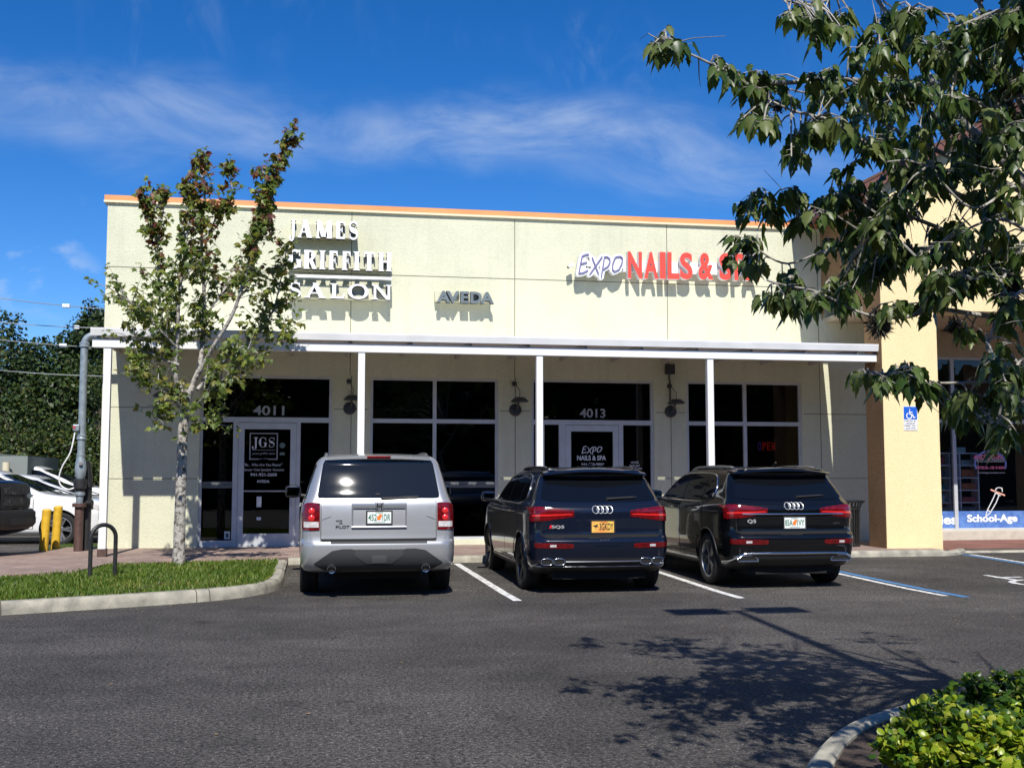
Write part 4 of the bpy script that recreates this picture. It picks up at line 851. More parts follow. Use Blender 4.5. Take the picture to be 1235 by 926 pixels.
K = dict(glass=mat('car_glass', (.004, .005, .007), .02, spec=.5), trim=mat('black_trim', (.016, .016, .017), .5), tyre=mat('tyre_rubber', (.010, .010, .010), .8, bump=.3, bscale=60), chrome=mat('bright_trim', (.72, .74, .76), .16, 1), dchrome=mat('dark_trim', (.30, .31, .33), .25, .9),
         bsil=mat('badge_silver', (.72, .73, .74), .38, .55), red=mat('red_lens', (.17, .004, .006), .16, coat=.35, var=.6, vscale=20, c2=(.06, .002, .003)), redd=mat('dark_red_lens', (.16, .004, .008), .15, coat=1), clear=mat('clear_lens', (.62, .60, .60), .15, coat=1, var=.35, vscale=25), rim=mat('grey_alloy', (.30, .31, .32), .35, .8), rimd=mat('dark_alloy', (.05, .05, .055), .35, .7), under=mat('underbody', (.006, .006, .006), .9),
         grey=mat('grey_cladding', (.030, .033, .036), .6), seam=mat('panel_gap', (.004, .004, .004), .9), plate=mat('plate_white', (.72, .76, .74), .5), pgreen=mat('plate_green', (.03, .16, .09), .5), porange=mat('plate_orange', (.75, .20, .03), .5), pyel=mat('plate_yellow', (.80, .52, .10), .5, var=.5, vscale=7, c2=(.75, .25, .06)), ink=mat('plate_ink', (.02, .02, .02), .5), lampred=mat('lit_red_spot', (.6, .02, .02), .2, coat=1, emit=(1, .05, .03), estr=.03))
class Car:
    def __init__(s, name, label, rows, paint, loc, rz, scale, wheels, wr=.36, group=None, cut=True, lowm=None, lowz=None, fbow=.05):
        s.root = thing(name, label, 'car', loc, rz, group, scale); s.paint = paint; s.wheels = wheels; s.wr = wr
        zs = [r[0] for r in rows]; cols = list(zip(*rows)); Z = []
        for a, b_ in zip(zs[:-1], zs[1:]):
            n = max(2, int((b_-a)/.03)); Z += [a+(b_-a)*i/n for i in range(n)]
        Z.append(zs[-1]); V = []; npt = None
        for z in Z:
            yr, w_, yf, rcx, rcy, fcx, fcy, bow = [pchip(zs, cols[k], z) for k in range(1, 9)]
            h = []; xr = w_-rcx
            for i in range(9): x = xr*i/8; h.append((x, yr+bow*(x/w_)**2))
            y0 = h[-1][1]
            for i in range(1, 11): a = R(90*i/10); h.append((xr+rcx*math.sin(a), y0+rcy*(1-math.cos(a))))
            ya, yb = y0+rcy, yf-fcy
            for i in range(1, 30): h.append((w_, ya+(yb-ya)*i/30))
            for i in range(0, 9): a = R(90*i/8); h.append((w_-fcx+fcx*math.cos(a), yb+fcy*math.sin(a)))
            xf = w_-fcx
            for i in range(1, 5): h.append((xf*(1-i/4), yf+fbow*math.sin(R(90*i/4))))
            ym, hl = (rows[len(rows)//3][3]+0)/2, 2.4
            h = [(x*(1-.035*abs((y-ym)/hl)**3), y) for x, y in h]
            ring = h+[(-x, y) for x, y in h[-2:0:-1]]
            npt = len(ring); V += [(x, y, z) for x, y in ring]
        F = []; n = npt
        for i in range(len(Z)-1):
            for j in range(n): F.append((i*n+j, i*n+(j+1) % n, (i+1)*n+(j+1) % n, (i+1)*n+j))
        F.append(tuple(range(n))[::-1]); F.append(tuple(range((len(Z)-1)*n, len(Z)*n)))
        s.bvh = BVHTree.FromPolygons([Vector(v) for v in V], F[:-2]); s.V = V
        fm = None; mats = [paint]
        if lowm is not None:
            mats = [paint, lowm]; fm = [1 if max(V[i][2] for i in f) <= lowz+.012 else 0 for f in F]
        s.body = meshobj('body', V, F, mats, s.root, 38, fm)
        if cut:
            cm = MB()
            for (x, y) in wheels:
                sg_ = 1 if x > 0 else -1
                prof = []
                for i in range(33): a = 2*math.pi*i/32; prof.append((y+(wr+.055)*math.cos(a), wr+(wr+.055)*math.sin(a)))
                cm.prism(prof[:-1], sg_*(abs(x)-.28), sg_*1.3, 'x')
            bm = bmesh.new(); bm.from_mesh(s.body.data); bmesh.ops.recalc_face_normals(bm, faces=bm.faces); bm.to_mesh(s.body.data); bm.free()
            co = cm.build('cutter', K['under'], s.root); md = s.body.modifiers.new('b', 'BOOLEAN'); md.operation = 'DIFFERENCE'; md.object = co; md.solver = 'EXACT'; md.material_mode = 'TRANSFER'
            dg = bpy.context.evaluated_depsgraph_get(); me = bpy.data.meshes.new_from_object(s.body.evaluated_get(dg)); s.body.modifiers.clear(); s.body.data = me; bpy.data.objects.remove(co); me.name = 'body'
            me.polygons.foreach_set('use_smooth', [True]*len(me.polygons)); me.set_sharp_from_angle(angle=R(34))
    def hit(s, kind, u, z):
        if kind == 'rear': o, d = Vector((u, -3, z)), Vector((0, 1, 0))
        elif kind == 'front': o, d = Vector((u, 9, z)), Vector((0, -1, 0))
        elif kind == 'left': o, d = Vector((-3, u, z)), Vector((1, 0, 0))
        elif kind == 'right': o, d = Vector((3, u, z)), Vector((-1, 0, 0))
        elif kind == 'top': o, d = Vector((u, z, 4)), Vector((0, 0, -1))
        h = s.bvh.ray_cast(o, d)
        if h[0] is None:
            nr = s.bvh.find_nearest(o+d*2.2); return nr[0], nr[1]
        nn = h[1]
        if nn.dot(d) > 0: nn = -nn
        return h[0], nn
    def P(s, kind, u, z, off=0): p, n = s.hit(kind, u, z); return p+n*off
    def patch(s, name, kind, cols, m, off=.004, nu=24, nv=8, parent=None, smooth=60, rim=.010, curve=True):
        "cols: (u, zlo, zhi) from one side to the other; laid on the body surface with a turned-in rim"
        us = [c[0] for c in cols]; lo = [c[1] for c in cols]; hi = [c[2] for c in cols]
        U = sorted(set(list(np.linspace(us[0], us[-1], nu+1))+us)) if us[-1] > us[0] else sorted(set(list(np.linspace(us[0], us[-1], nu+1))+us), reverse=True)
        if us[-1] < us[0]: xs_ = us[::-1]; L = lambda u, a: float(np.interp(u, xs_, a[::-1]))
        else: xs_ = us; L = lambda u, a: float(np.interp(u, xs_, a))
        V = []; N = []
        for u in U:
            a, b_ = L(u, lo), L(u, hi)
            for j in range(nv+1):
                p, n = s.hit(kind, u, a+(b_-a)*j/nv); V.append(p+n*off); N.append(n)
        w_ = nv+1; F = [(i*w_+j, (i+1)*w_+j, (i+1)*w_+j+1, i*w_+j+1) for i in range(len(U)-1) for j in range(nv)]
        edge = [i*w_ for i in range(len(U))]+[(len(U)-1)*w_+j for j in range(1, w_)]+[i*w_+nv for i in range(len(U)-2, -1, -1)]+[j for j in range(nv-1, 0, -1)]
        b0 = len(V); V += [V[e]-N[e]*(off+rim) for e in edge]; ne = len(edge)
        F += [(edge[i], b0+i, b0+(i+1) % ne, edge[(i+1) % ne]) for i in range(ne)]
        o = meshobj(name, V, F, m, parent or s.root, None)
        bm = bmesh.new(); bm.from_mesh(o.data); bmesh.ops.recalc_face_normals(bm, faces=bm.faces)
        ctr = Vector((0, 2.3, .8)); f0 = max(bm.faces, key=lambda f: f.calc_area())
        if f0.normal.dot(f0.calc_center_median()-ctr) < 0: bmesh.ops.reverse_faces(bm, faces=bm.faces)
        bm.to_mesh(o.data); bm.free()
        o.data.polygons.foreach_set('use_smooth', [True]*len(o.data.polygons)); o.data.set_sharp_from_angle(angle=R(smooth)); return o
    def both(s, name, kind, cols, m, **k):
        a = s.patch(name, kind, cols, m, **k); mir = [(-u, l, h) for u, l, h in cols]
        return a, s.patch(name, kind, mir, m, **k)
    def sides(s, name, cols, m, **k): return s.patch(name, 'left', cols, m, **k), s.patch(name, 'right', cols, m, **k)
    def strip(s, name, kind, pts, r, m, off=0, parent=None, n=6, sub=6):
        q = []
        for (u0, z0), (u1, z1) in zip(pts[:-1], pts[1:]):
            for i in range(sub): t = i/sub; q.append(s.P(kind, u0+(u1-u0)*t, z0+(z1-z0)*t, off))
        q.append(s.P(kind, pts[-1][0], pts[-1][1], off)); mb = MB(); mb.tube(q, r, n); return mb.build(name, m, parent or s.root, 60)
    def wheelset(s, rimm, spokes=5, width=.235, double=True, hub=None):
        first = None
        for (x, y) in s.wheels:
            if first is None: first = s.wheel(x, y, rimm, spokes, width, double)
            else: s.wheel(x, y, rimm, spokes, width, double)
    def wheel(s, x, y, rimm, spokes, width, double):
        sg_ = 1 if x > 0 else -1; r = s.wr; w_ = width/2; rr = r*.70
        t = MB(); t.lathe([(rr, -w_*.85), (rr+.02, -w_*.98), (r*.90, -w_), (r*.97, -w_*.88), (r, -w_*.62), (r, -w_*.2), (r-.006, -w_*.17), (r-.006, -w_*.13), (r, -w_*.1), (r, w_*.1), (r-.006, w_*.13), (r-.006, w_*.17), (r, w_*.2), (r, w_*.62), (r*.97, w_*.88), (r*.90, w_), (rr+.02, w_*.98), (rr, w_*.85)], 48, 'x', (x, y, r))
        wh = t.build('wheel', K['tyre'], s.root, 50)
        g = MB(); g.lathe([(rr+.004, w_*.88), (rr-.012, w_*.90), (rr-.022, w_*.70), (rr-.03, -w_*.6), (rr+.004, -w_*.85)], 40, 'x', (0, 0, 0))
        g.lathe([(rr-.03, -w_*.1), (.05, -w_*.05), (0, -w_*.05)], 30, 'x', (0, 0, 0), 1)
        g.lathe([(0, w_*.72), (.045, w_*.72), (.075, w_*.62), (.08, w_*.3)], 20, 'x', (0, 0, 0))
        for k in range(spokes):
            a = 2*math.pi*k/spokes
            for da in ((-.16, .16) if double else (0,)):
                c0, c1 = a+da*.35, a+da; v = []
                for (rad, ang, hw, d0) in ((.06, c0, .022, .66), (rr-.014, c1, .020 if double else .032, .84)):
                    cu, su = math.cos(ang), math.sin(ang)
                    for sx_, dd in ((-1, 0), (1, 0), (1, 1), (-1, 1)):
                        v.append((w_*d0-(.045 if dd else 0), rad*cu-su*hw*sx_, rad*su+cu*hw*sx_))
                g.add(v, [(0, 1, 2, 3), (7, 6, 5, 4), (0, 4, 5, 1), (1, 5, 6, 2), (2, 6, 7, 3), (3, 7, 4, 0)])
        if sg_ < 0: g.v = [(-a, b_, c) for a, b_, c in g.v]
        g.v = [(a+x, b_+y, c+r) for a, b_, c in g.v]
        g.build('rim', [rimm, K['under']], wh, 40)
        return wh
    def mirror(s, side, y, z, m, w_=.22, h=.15, d=.10, stalk=.07):
        sg_ = -1 if side == 'left' else 1; p = s.P(side, y, z); x0 = p.x; bm = bmesh.new(); bmesh.ops.create_cube(bm, size=1)
        bmesh.ops.subdivide_edges(bm, edges=bm.edges, cuts=3, use_grid_fill=True)
        for v in bm.verts:
            c = v.co*2; q = Vector((c.x*math.sqrt(1-c.y*c.y/2-c.z*c.z/2+c.y*c.y*c.z*c.z/3), c.y*math.sqrt(1-c.x*c.x/2-c.z*c.z/2+c.x*c.x*c.z*c.z/3), c.z*math.sqrt(1-c.x*c.x/2-c.y*c.y/2+c.x*c.x*c.y*c.y/3)))
            c = c*.45+q*.55
            if c.y < 0: c.y *= .55
            v.co = Vector((c.x*w_/2+sg_*(abs(x0)+stalk+w_/2), c.y*d+y, c.z*h/2+z+.05))
        mb = MB(); mb.bm(bm); mi = mb.build('door_mirror', m, s.root, 179)
        MB().tube([(x0-sg_*.02, y+.02, z-.02), (x0+sg_*(stalk+.05), y+.02, z)], .028, 8).build('mirror_arm', K['trim'], mi, 60)
        cx = sg_*(abs(x0)+stalk+w_/2); g = MB(); g.bbox(cx-w_*.40, cx+w_*.40, y-d*.62, y-d*.54, z+.05-h*.37, z+.05+h*.37, .008); g.build('mirror_glass', mat('mirror_glass', (.35, .38, .40), .02, 1), mi)
    def plate(s, u, z, yoff, text, kind):
        p = s.P('rear', u, z); y = p.y-yoff; b_ = MB(); b_.bbox(u-.155, u+.155, y-.006, y+.006, z-.079, z+.079, .003)
        if kind == 'yellow': pl = b_.build('number_plate', K['pyel'], s.root)
        else: pl = b_.build('number_plate', K['plate'], s.root)
        fr = MB()
        for q in ((u-.166, u+.166, z+.072, z+.086), (u-.166, u+.166, z-.092, z-.074), (u-.166, u-.148, z-.074, z+.072), (u+.148, u+.166, z-.074, z+.072)): fr.box(q[0], q[1], y-.009, y+.004, q[2], q[3])
        fr.build('plate_frame', K['trim'] if kind != 'bare' else K['dchrome'], pl)
        if kind == 'yellow':
            text_box('plate_lettering', text, u-.045, u+.14, z-.045, z+.045, y-.008, .0015, K['ink'], pl, .02); e = MB(); e.prism([(u-.135, z+.01), (u-.06, z+.035), (u-.075, z+.01), (u-.055, z-.005), (u-.09, z-.004), (u-.11, z-.035), (u-.10, z-.003)], y-.008, y-.0065, 'y'); e.build('plate_emblem', K['ink'], pl)
            text_line('plate_lettering', 'FLORIDA', u+.02, z+.05, .016, y-.008, .0015, mat('plate_red', (.5, .05, .03), .5), pl, .01)
        else:
            text_box('plate_lettering', text[:3], u-.138, u-.032, z-.042, z+.040, y-.008, .0015, K['pgreen'], pl, .015); text_box('plate_lettering', text[3:], u+.032, u+.138, z-.042, z+.040, y-.008, .0015, K['pgreen'], pl, .015)
            o = MB(); o.prism([(u+.026*math.cos(R(a))-.006, z-.008+.028*math.sin(R(a))) for a in range(0, 360, 24)], y-.008, y-.0065, 'y'); o.prism([(u+.02*math.cos(R(a))+.012, z+.022+.02*math.sin(R(a))) for a in range(0, 360, 24)], y-.0083, y-.0068, 'y'); o.build('plate_emblem', K['porange'], pl)
            text_line('plate_lettering', 'FLORIDA', u, z+.050, .016, y-.008, .0015, K['pgreen'], pl, .01); text_line('plate_lettering', 'SUNSHINE STATE', u, z-.066, .012, y-.008, .0015, K['pgreen'], pl)
        return pl
    def rings(s, u, z, off=.012, r=.043):
        mb = MB(); p, n = s.hit('rear', u, z)
        for k in range(4):
            cx = u+(k-1.5)*r*1.42; pts = [s.P('rear', cx+r*math.cos(R(a)), z+r*math.sin(R(a)), off) for a in range(0, 361, 20)]; mb.tube(pts, .0052, 6)
        return mb.build('emblem', K['bsil'], s.root, 60)
    def badge(s, text, u, z, h, m, kind='rear', width=None, bold=.02):
        p = s.P('rear', u, z); o = text_line('badge', text, u, z, h, p.y-.016, .006, m, s.root, bold, 0, width)
        for v in o.data.vertices: v.co.y += s.P('rear', v.co.x, z).y-p.y
        return o
    def antenna(s, y):
        p = s.P('top', 0, y); mb = MB(); mb.prism([(y-.09, p.z-.01), (y+.06, p.z-.01), (y+.02, p.z+.03), (y-.07, p.z+.065), (y-.09, p.z+.06)], -.012, .012, 'x'); mb.build('antenna_fin', s.paint, s.root)
    def rails(s, m, y0, y1, x, h=.05):
        for sg_ in (-1, 1):
            pts = []; n = 16
            for i in range(n+1):
                y = y0+(y1-y0)*i/n; p = s.P('top', sg_*x, y); k = math.sin(math.pi*i/n)**.35; pts.append(Vector((p.x, p.y, p.z+h*k)))
            mb = MB(); mb.tube(pts, .022, 8); mb.build('roof_rail', m, s.root, 60)
    def wiper(s, u0, z0, u1, z1, u2):
        q0, q1 = s.P('rear', u0, z0, .02), s.P('rear', u1, z1, .022); mb = MB(); mb.tube([q0, (q0+q1)/2, q1], [.016, .012, .006], 8)
        mb.tube([s.P('rear', u0+(u2-u0)*t, z0+.012+(z1-z0)*t, .012) for t in (0, .25, .5, .75, 1)], .007, 6); mb.tube([q0-Vector((.0, .0, 0)), q0+Vector((-.0, .02, 0))], .02, 10); mb.build('wiper', K['trim'], s.root, 60)
# ---- dark crossover estate (two of them, different paint and trim)
def crossover(name, label, loc, paint, plate, ptype, sporty):
    #   z    yr    w    yf   rcx  rcy  fcx  fcy  bow
    rows = [(.24, .42, .80, 4.30, .25, .20, .3, .3, .06), (.30, .20, .885, 4.50, .22, .22, .35, .4, .07), (.42, .06, .93, 4.62, .22, .26, .4, .5, .08), (.50, .035, .945, 4.65, .22, .28, .4, .5, .09), (.60, .01, .95, 4.67, .22, .28, .4, .5, .09), (.68, .0, .95, 4.67, .22, .28, .4, .5, .09), (.725, .03, .948, 4.67, .22, .27, .4, .5, .09),
            (.755, .075, .945, 4.66, .22, .25, .4, .5, .09), (.85, .09, .945, 4.62, .22, .25, .4, .5, .085), (.95, .085, .945, 4.50, .20, .25, .4, .5, .08), (1.05, .085, .94, 4.30, .20, .25, .4, .4, .08), (1.11, .105, .925, 4.0, .20, .24, .4, .4, .07), (1.15, .14, .905, 3.6, .20, .22, .3, .3, .07), (1.19, .185, .875, 3.32, .20, .20, .2, .2, .07),
            (1.30, .29, .835, 3.10, .19, .18, .16, .2, .06), (1.42, .40, .785, 2.86, .18, .16, .16, .2, .05), (1.52, .49, .735, 2.66, .17, .15, .16, .2, .04), (1.555, .48, .71, 2.56, .16, .15, .16, .2, .035), (1.585, .42, .675, 2.48, .16, .15, .16, .2, .03), (1.605, .42, .635, 2.42, .15, .14, .16, .2, .03), (1.625, .56, .57, 2.30, .14, .14, .16, .2, .03), (1.645, .86, .47, 2.10, .12, .14, .14, .2, .03), (1.655, 1.25, .34, 1.9, .1, .14, .1, .2, .02)]
    wh = [(-.815, .96), (.815, .96), (-.815, 3.78), (.815, 3.78)]
    c = Car(name, label, rows, paint, loc, 0, 1.05, wh, .362, lowm=K['trim'], lowz=.34)
    c.wheelset(K['rimd'] if sporty else K['rim'], 5, .235)
    # tailgate panel and glass
    c.patch('panel_gap', 'rear', [(-.80, .765, .93), (-.74, .735, 1.10), (-.70, .735, 1.15), (.70, .735, 1.15), (.74, .735, 1.10), (.80, .765, .93)], K['seam'], off=.002)
    tg = c.patch('tailgate', 'rear', [(-.785, .785, .93), (-.73, .752, 1.145), (.73, .752, 1.145), (.785, .785, .93)], paint, off=.007, nu=40, nv=16)
    rw = c.patch('rear_window', 'rear', [(-.765, 1.225, 1.25), (-.70, 1.205, 1.45), (-.655, 1.20, 1.548), (-.40, 1.19, 1.553), (.40, 1.19, 1.553), (.655, 1.20, 1.548), (.70, 1.205, 1.45), (.765, 1.225, 1.25)], K['glass'], off=.006, nu=40, nv=14)
    sp = MB(); n = 24; vs = []; fs = []
    for i in range(n+1):
        x = -.70+1.40*i/n; e = abs(x/.70); z = 1.60-.045*e**2.2; y0 = .33+.10*e**2; vs += [(x, y0, z-.020), (x, y0+.015, z-.006), (x, y0+.09, z+.026-.006*e), (x, y0+.30, z+.038-.012*e), (x, y0+.26, z-.055)]
    for i in range(n):
        for j in range(5): fs.append((i*5+j, (i+1)*5+j, (i+1)*5+(j+1) % 5, i*5+(j+1) % 5))
    fs += [(0, 1, 2, 3, 4), tuple(5*n+k for k in (4, 3, 2, 1, 0))]
    sp.add(vs, fs); so = sp.build('spoiler', paint, c.root, 40)
    c.wiper(.10, 1.215, .50, 1.232, .46)
    # lamps
    for sg_ in (-1, 1):
        cols = [(sg_*u, lo, hi) for u, lo, hi in ((.375, 1.0, 1.075), (.50, .985, 1.095), (.70, .955, 1.115), (.82, .945, 1.125), (.885, .935, 1.12), (.912, .94, 1.11))]
        L = c.patch('tail_light', 'rear', cols, K['red'], off=.012, nu=30, nv=6)
        c.patch('lamp_strip', 'rear', [(sg_*.40, 1.025, 1.040), (sg_*.80, 1.005, 1.03), (sg_*.885, 1.0, 1.025)], K['lampred'], off=.016, nv=2, parent=L, rim=.002)
        c.patch('lamp_strip', 'rear', [(sg_*.55, .985, .997), (sg_*.80, .965, .985), (sg_*.88, .955, .975)], K['redd'], off=.016, nv=2, parent=L, rim=.002)
        c.patch('lamp_strip', 'rear', [(sg_*.52, 1.052, 1.064), (sg_*.80, 1.07, 1.092), (sg_*.88, 1.075, 1.10)], K['redd'], off=.016, nv=2, parent=L, rim=.002)
        rf_ = c.patch('reflector', 'rear', [(sg_*.40, .605, .655), (sg_*.50, .60, .665), (sg_*.88, .605, .67)], K['red'], off=.006, nv=3)
        c.patch('reverse_lens', 'rear', [(sg_*.62, .618, .648), (sg_*.70, .618, .648)], K['clear'], off=.009, nv=2, parent=rf_, rim=.002)
    # lower bumper and pipes
    c.patch('bumper_insert', 'rear', [(-.84, .40, .45), (-.62, .33, .47), (.62, .33, .47), (.84, .40, .45)], K['trim'], off=.004, nu=30)
    if sporty:
        c.strip('bumper_trim', 'rear', [(-.49, .430), (.49, .430)], .010, K['dchrome'], off=.012); c.strip('bumper_trim', 'rear', [(-.86, .375), (-.80, .368), (.80, .368), (.86, .375)], .007, K['dchrome'], off=.010)
        for sg_ in (-1, 1):
            for k, cxp in enumerate((.575, .735)):
                mb = MB(); p = c.P('rear', sg_*cxp, .425); y = p.y-.02; ring = [(sg_*cxp+.074*math.copysign(abs(math.cos(R(a)))**.6, math.cos(R(a))), .428+.040*math.copysign(abs(math.sin(R(a)))**.7, math.sin(R(a)))) for a in range(0, 360, 15)]
                mb.tube([(u, y, z) for u, z in ring+ring[:1]], .006, 8); e = mb.build('exhaust_pipe', K['chrome'], c.root, 60)
                MB().prism([(sg_*cxp+(u-sg_*cxp)*.93, .428+(z-.428)*.93) for u, z in ring], y+.008, y+.03, 'y').build('pipe_bore', K['under'], e)
    else:
        c.strip('bumper_trim', 'rear', [(-.90, .37), (-.72, .475), (-.5, .482), (.5, .482), (.72, .475), (.90, .37)], .016, K['chrome'], off=.008)
        for sg_ in (-1, 1):
            mb = MB(); pl = [(sg_*.52, .375), (sg_*.80, .375), (sg_*.82, .40), (sg_*.74, .450), (sg_*.58, .450), (sg_*.52, .40)]; y = c.P('rear', sg_*.66, .41).y-.018
            mb.tube([(u, y, z) for u, z in pl+pl[:1]], .009, 8); e = mb.build('exhaust_pipe', K['chrome'], c.root, 60); MB().prism([(sg_*.67+(u-sg_*.67)*.94, .41+(z-.41)*.9) for u, z in pl], y+.006, y+.03, 'y').build('pipe_bore', K['under'], e)
        c.strip('tailgate_trim', 'rear', [(-.72, 1.002), (-.3, 1.0), (.3, 1.0), (.72, 1.002)], .011, K['chrome'], off=.016)
    c.rings(0, 1.085 if sporty else 1.10, off=.016)
    c.plate(0, .872 if sporty else .885, .012, plate, ptype)
    if sporty:
        b_ = c.badge('SQ5', -.585, .855, .036, K['bsil'], bold=.012, width=.16); p = c.P('rear', -.69, .86); mb = MB(); mb.prism([(-.70, .852), (-.672, .852), (-.655, .895), (-.683, .895)], p.y-.014, p.y-.008, 'y'); mb.build('badge_block', mat('red_badge', (.6, .02, .03), .3), b_)
        for k in range(4): MB().bbox(-.055+k*.034, -.037+k*.034, c.P('rear', 0, .70).y-.008, c.P('rear', 0, .70).y, .697, .708, .002).build('bumper_dot', K['dchrome'], c.root)
    else: c.badge('Q5', -.595, .885, .045, K['bsil'], bold=.012, width=.115); c.badge('quattro', .62, .865, .022, K['dchrome'], bold=.01, width=.10)
    # sides
    for side in ('left', 'right'):
        win = [[(3.02, 1.185, 1.20), (2.80, 1.18, 1.335), (2.60, 1.175, 1.44), (2.40, 1.172, 1.515), (2.22, 1.17, 1.535), (2.12, 1.17, 1.54)], [(2.07, 1.17, 1.542), (1.6, 1.165, 1.545), (1.28, 1.165, 1.53)], [(1.23, 1.165, 1.525), (1.05, 1.175, 1.50), (.93, 1.20, 1.45), (.86, 1.24, 1.38)]]
        wo = []
        for cols in win: wo.append(c.patch('side_window', side, cols, K['glass'], off=.005, nu=14, nv=8))
        c.strip('window_trim', side, [(3.08, 1.175), (2.2, 1.155), (1.2, 1.15), (1.0, 1.16), (.86, 1.20), (.815, 1.25), (.83, 1.36), (.92, 1.47), (1.05, 1.525), (1.3, 1.553), (1.7, 1.562), (2.2, 1.557), (2.42, 1.532), (2.62, 1.462), (2.83, 1.35), (3.08, 1.19)], .009, K['chrome'] if not sporty else K['dchrome'], off=.004, sub=3)
        for k, (ya, yb) in enumerate(((3.20, 2.10), (2.08, 1.14))):
            zl = .42
            cols = [(ya, zl, 1.13), (yb+.28, zl, 1.13), (yb+.12, zl+.1 if k else zl, 1.13), (yb, .70 if k else zl, 1.13)]
            c.patch('panel_gap', side, [(ya+.008, zl-.01, 1.14)]+[(u-.008, l-.01, h+.01) for u, l, h in cols[1:]], K['seam'], off=.0015, nu=12)
            dd = c.patch('door', side, cols, paint, off=.006, nu=20, nv=20); hy = yb+.17+(.0 if k == 0 else .10)
            c.strip('handle', side, [(hy+.22, 1.045), (hy+.16, 1.05), (hy, 1.05)], .014, paint, off=.03, parent=dd)
        c.strip('sill_trim', side, [(3.3, .36), (1.4, .36)], .012, K['chrome'] if not sporty else K['dchrome'], off=.004)
        c.mirror(side, 2.92, 1.17, paint)
        c.strip('fuel_cap' if side == 'right' else 'body_crease', side, [(3.9, .98), (2.5, 1.0), (1.3, 1.02), (.5, 1.03)], .004, paint, off=.0)
        # wheel arch lips
        for (x, y) in wh[:1]+wh[2:3]:
            pts = []
            for a in range(-12, 193, 10):
                pts.append(c.P(side, y+.428*math.cos(R(a)), max(.27, .362+.428*math.sin(R(a))), .002))
            mb = MB(); mb.tube(pts, .010, 6); mb.build('arch_lip', paint if sporty else K['trim'], c.root, 60)
    c.rails(paint if sporty else K['dchrome'], .70, 2.45, .60, .026); c.antenna(.75)
    # windscreen and underbody
    c.patch('windscreen', 'front', [(-.72, 1.22, 1.50), (.72, 1.22, 1.50)], K['glass'], off=.004)
    MB().box(-.62, .62, .25, 4.3, .19, .30).build('underbody', K['under'], c.root)
    return c
def place(px_, py_, Y, z): p = onY(px_, py_, Y); return (p.x, Y, z)
q5 = crossover('dark_blue_crossover', 'dark navy sport crossover with a yellow number plate, parked in the middle bay', place(728.6, 615, 14.80, .0), carpaint('navy_paint', (.0055, .0085, .019), .0, .25), '3GKDY', 'yellow', True)
q5b = crossover('black_crossover', 'black crossover with bright trim and white number plate, parked beside the litter bin', place(960.9, 615, 14.95, .015), carpaint('black_paint', (.0035, .004, .005), .0, .25), '85A1VY', 'white', False)
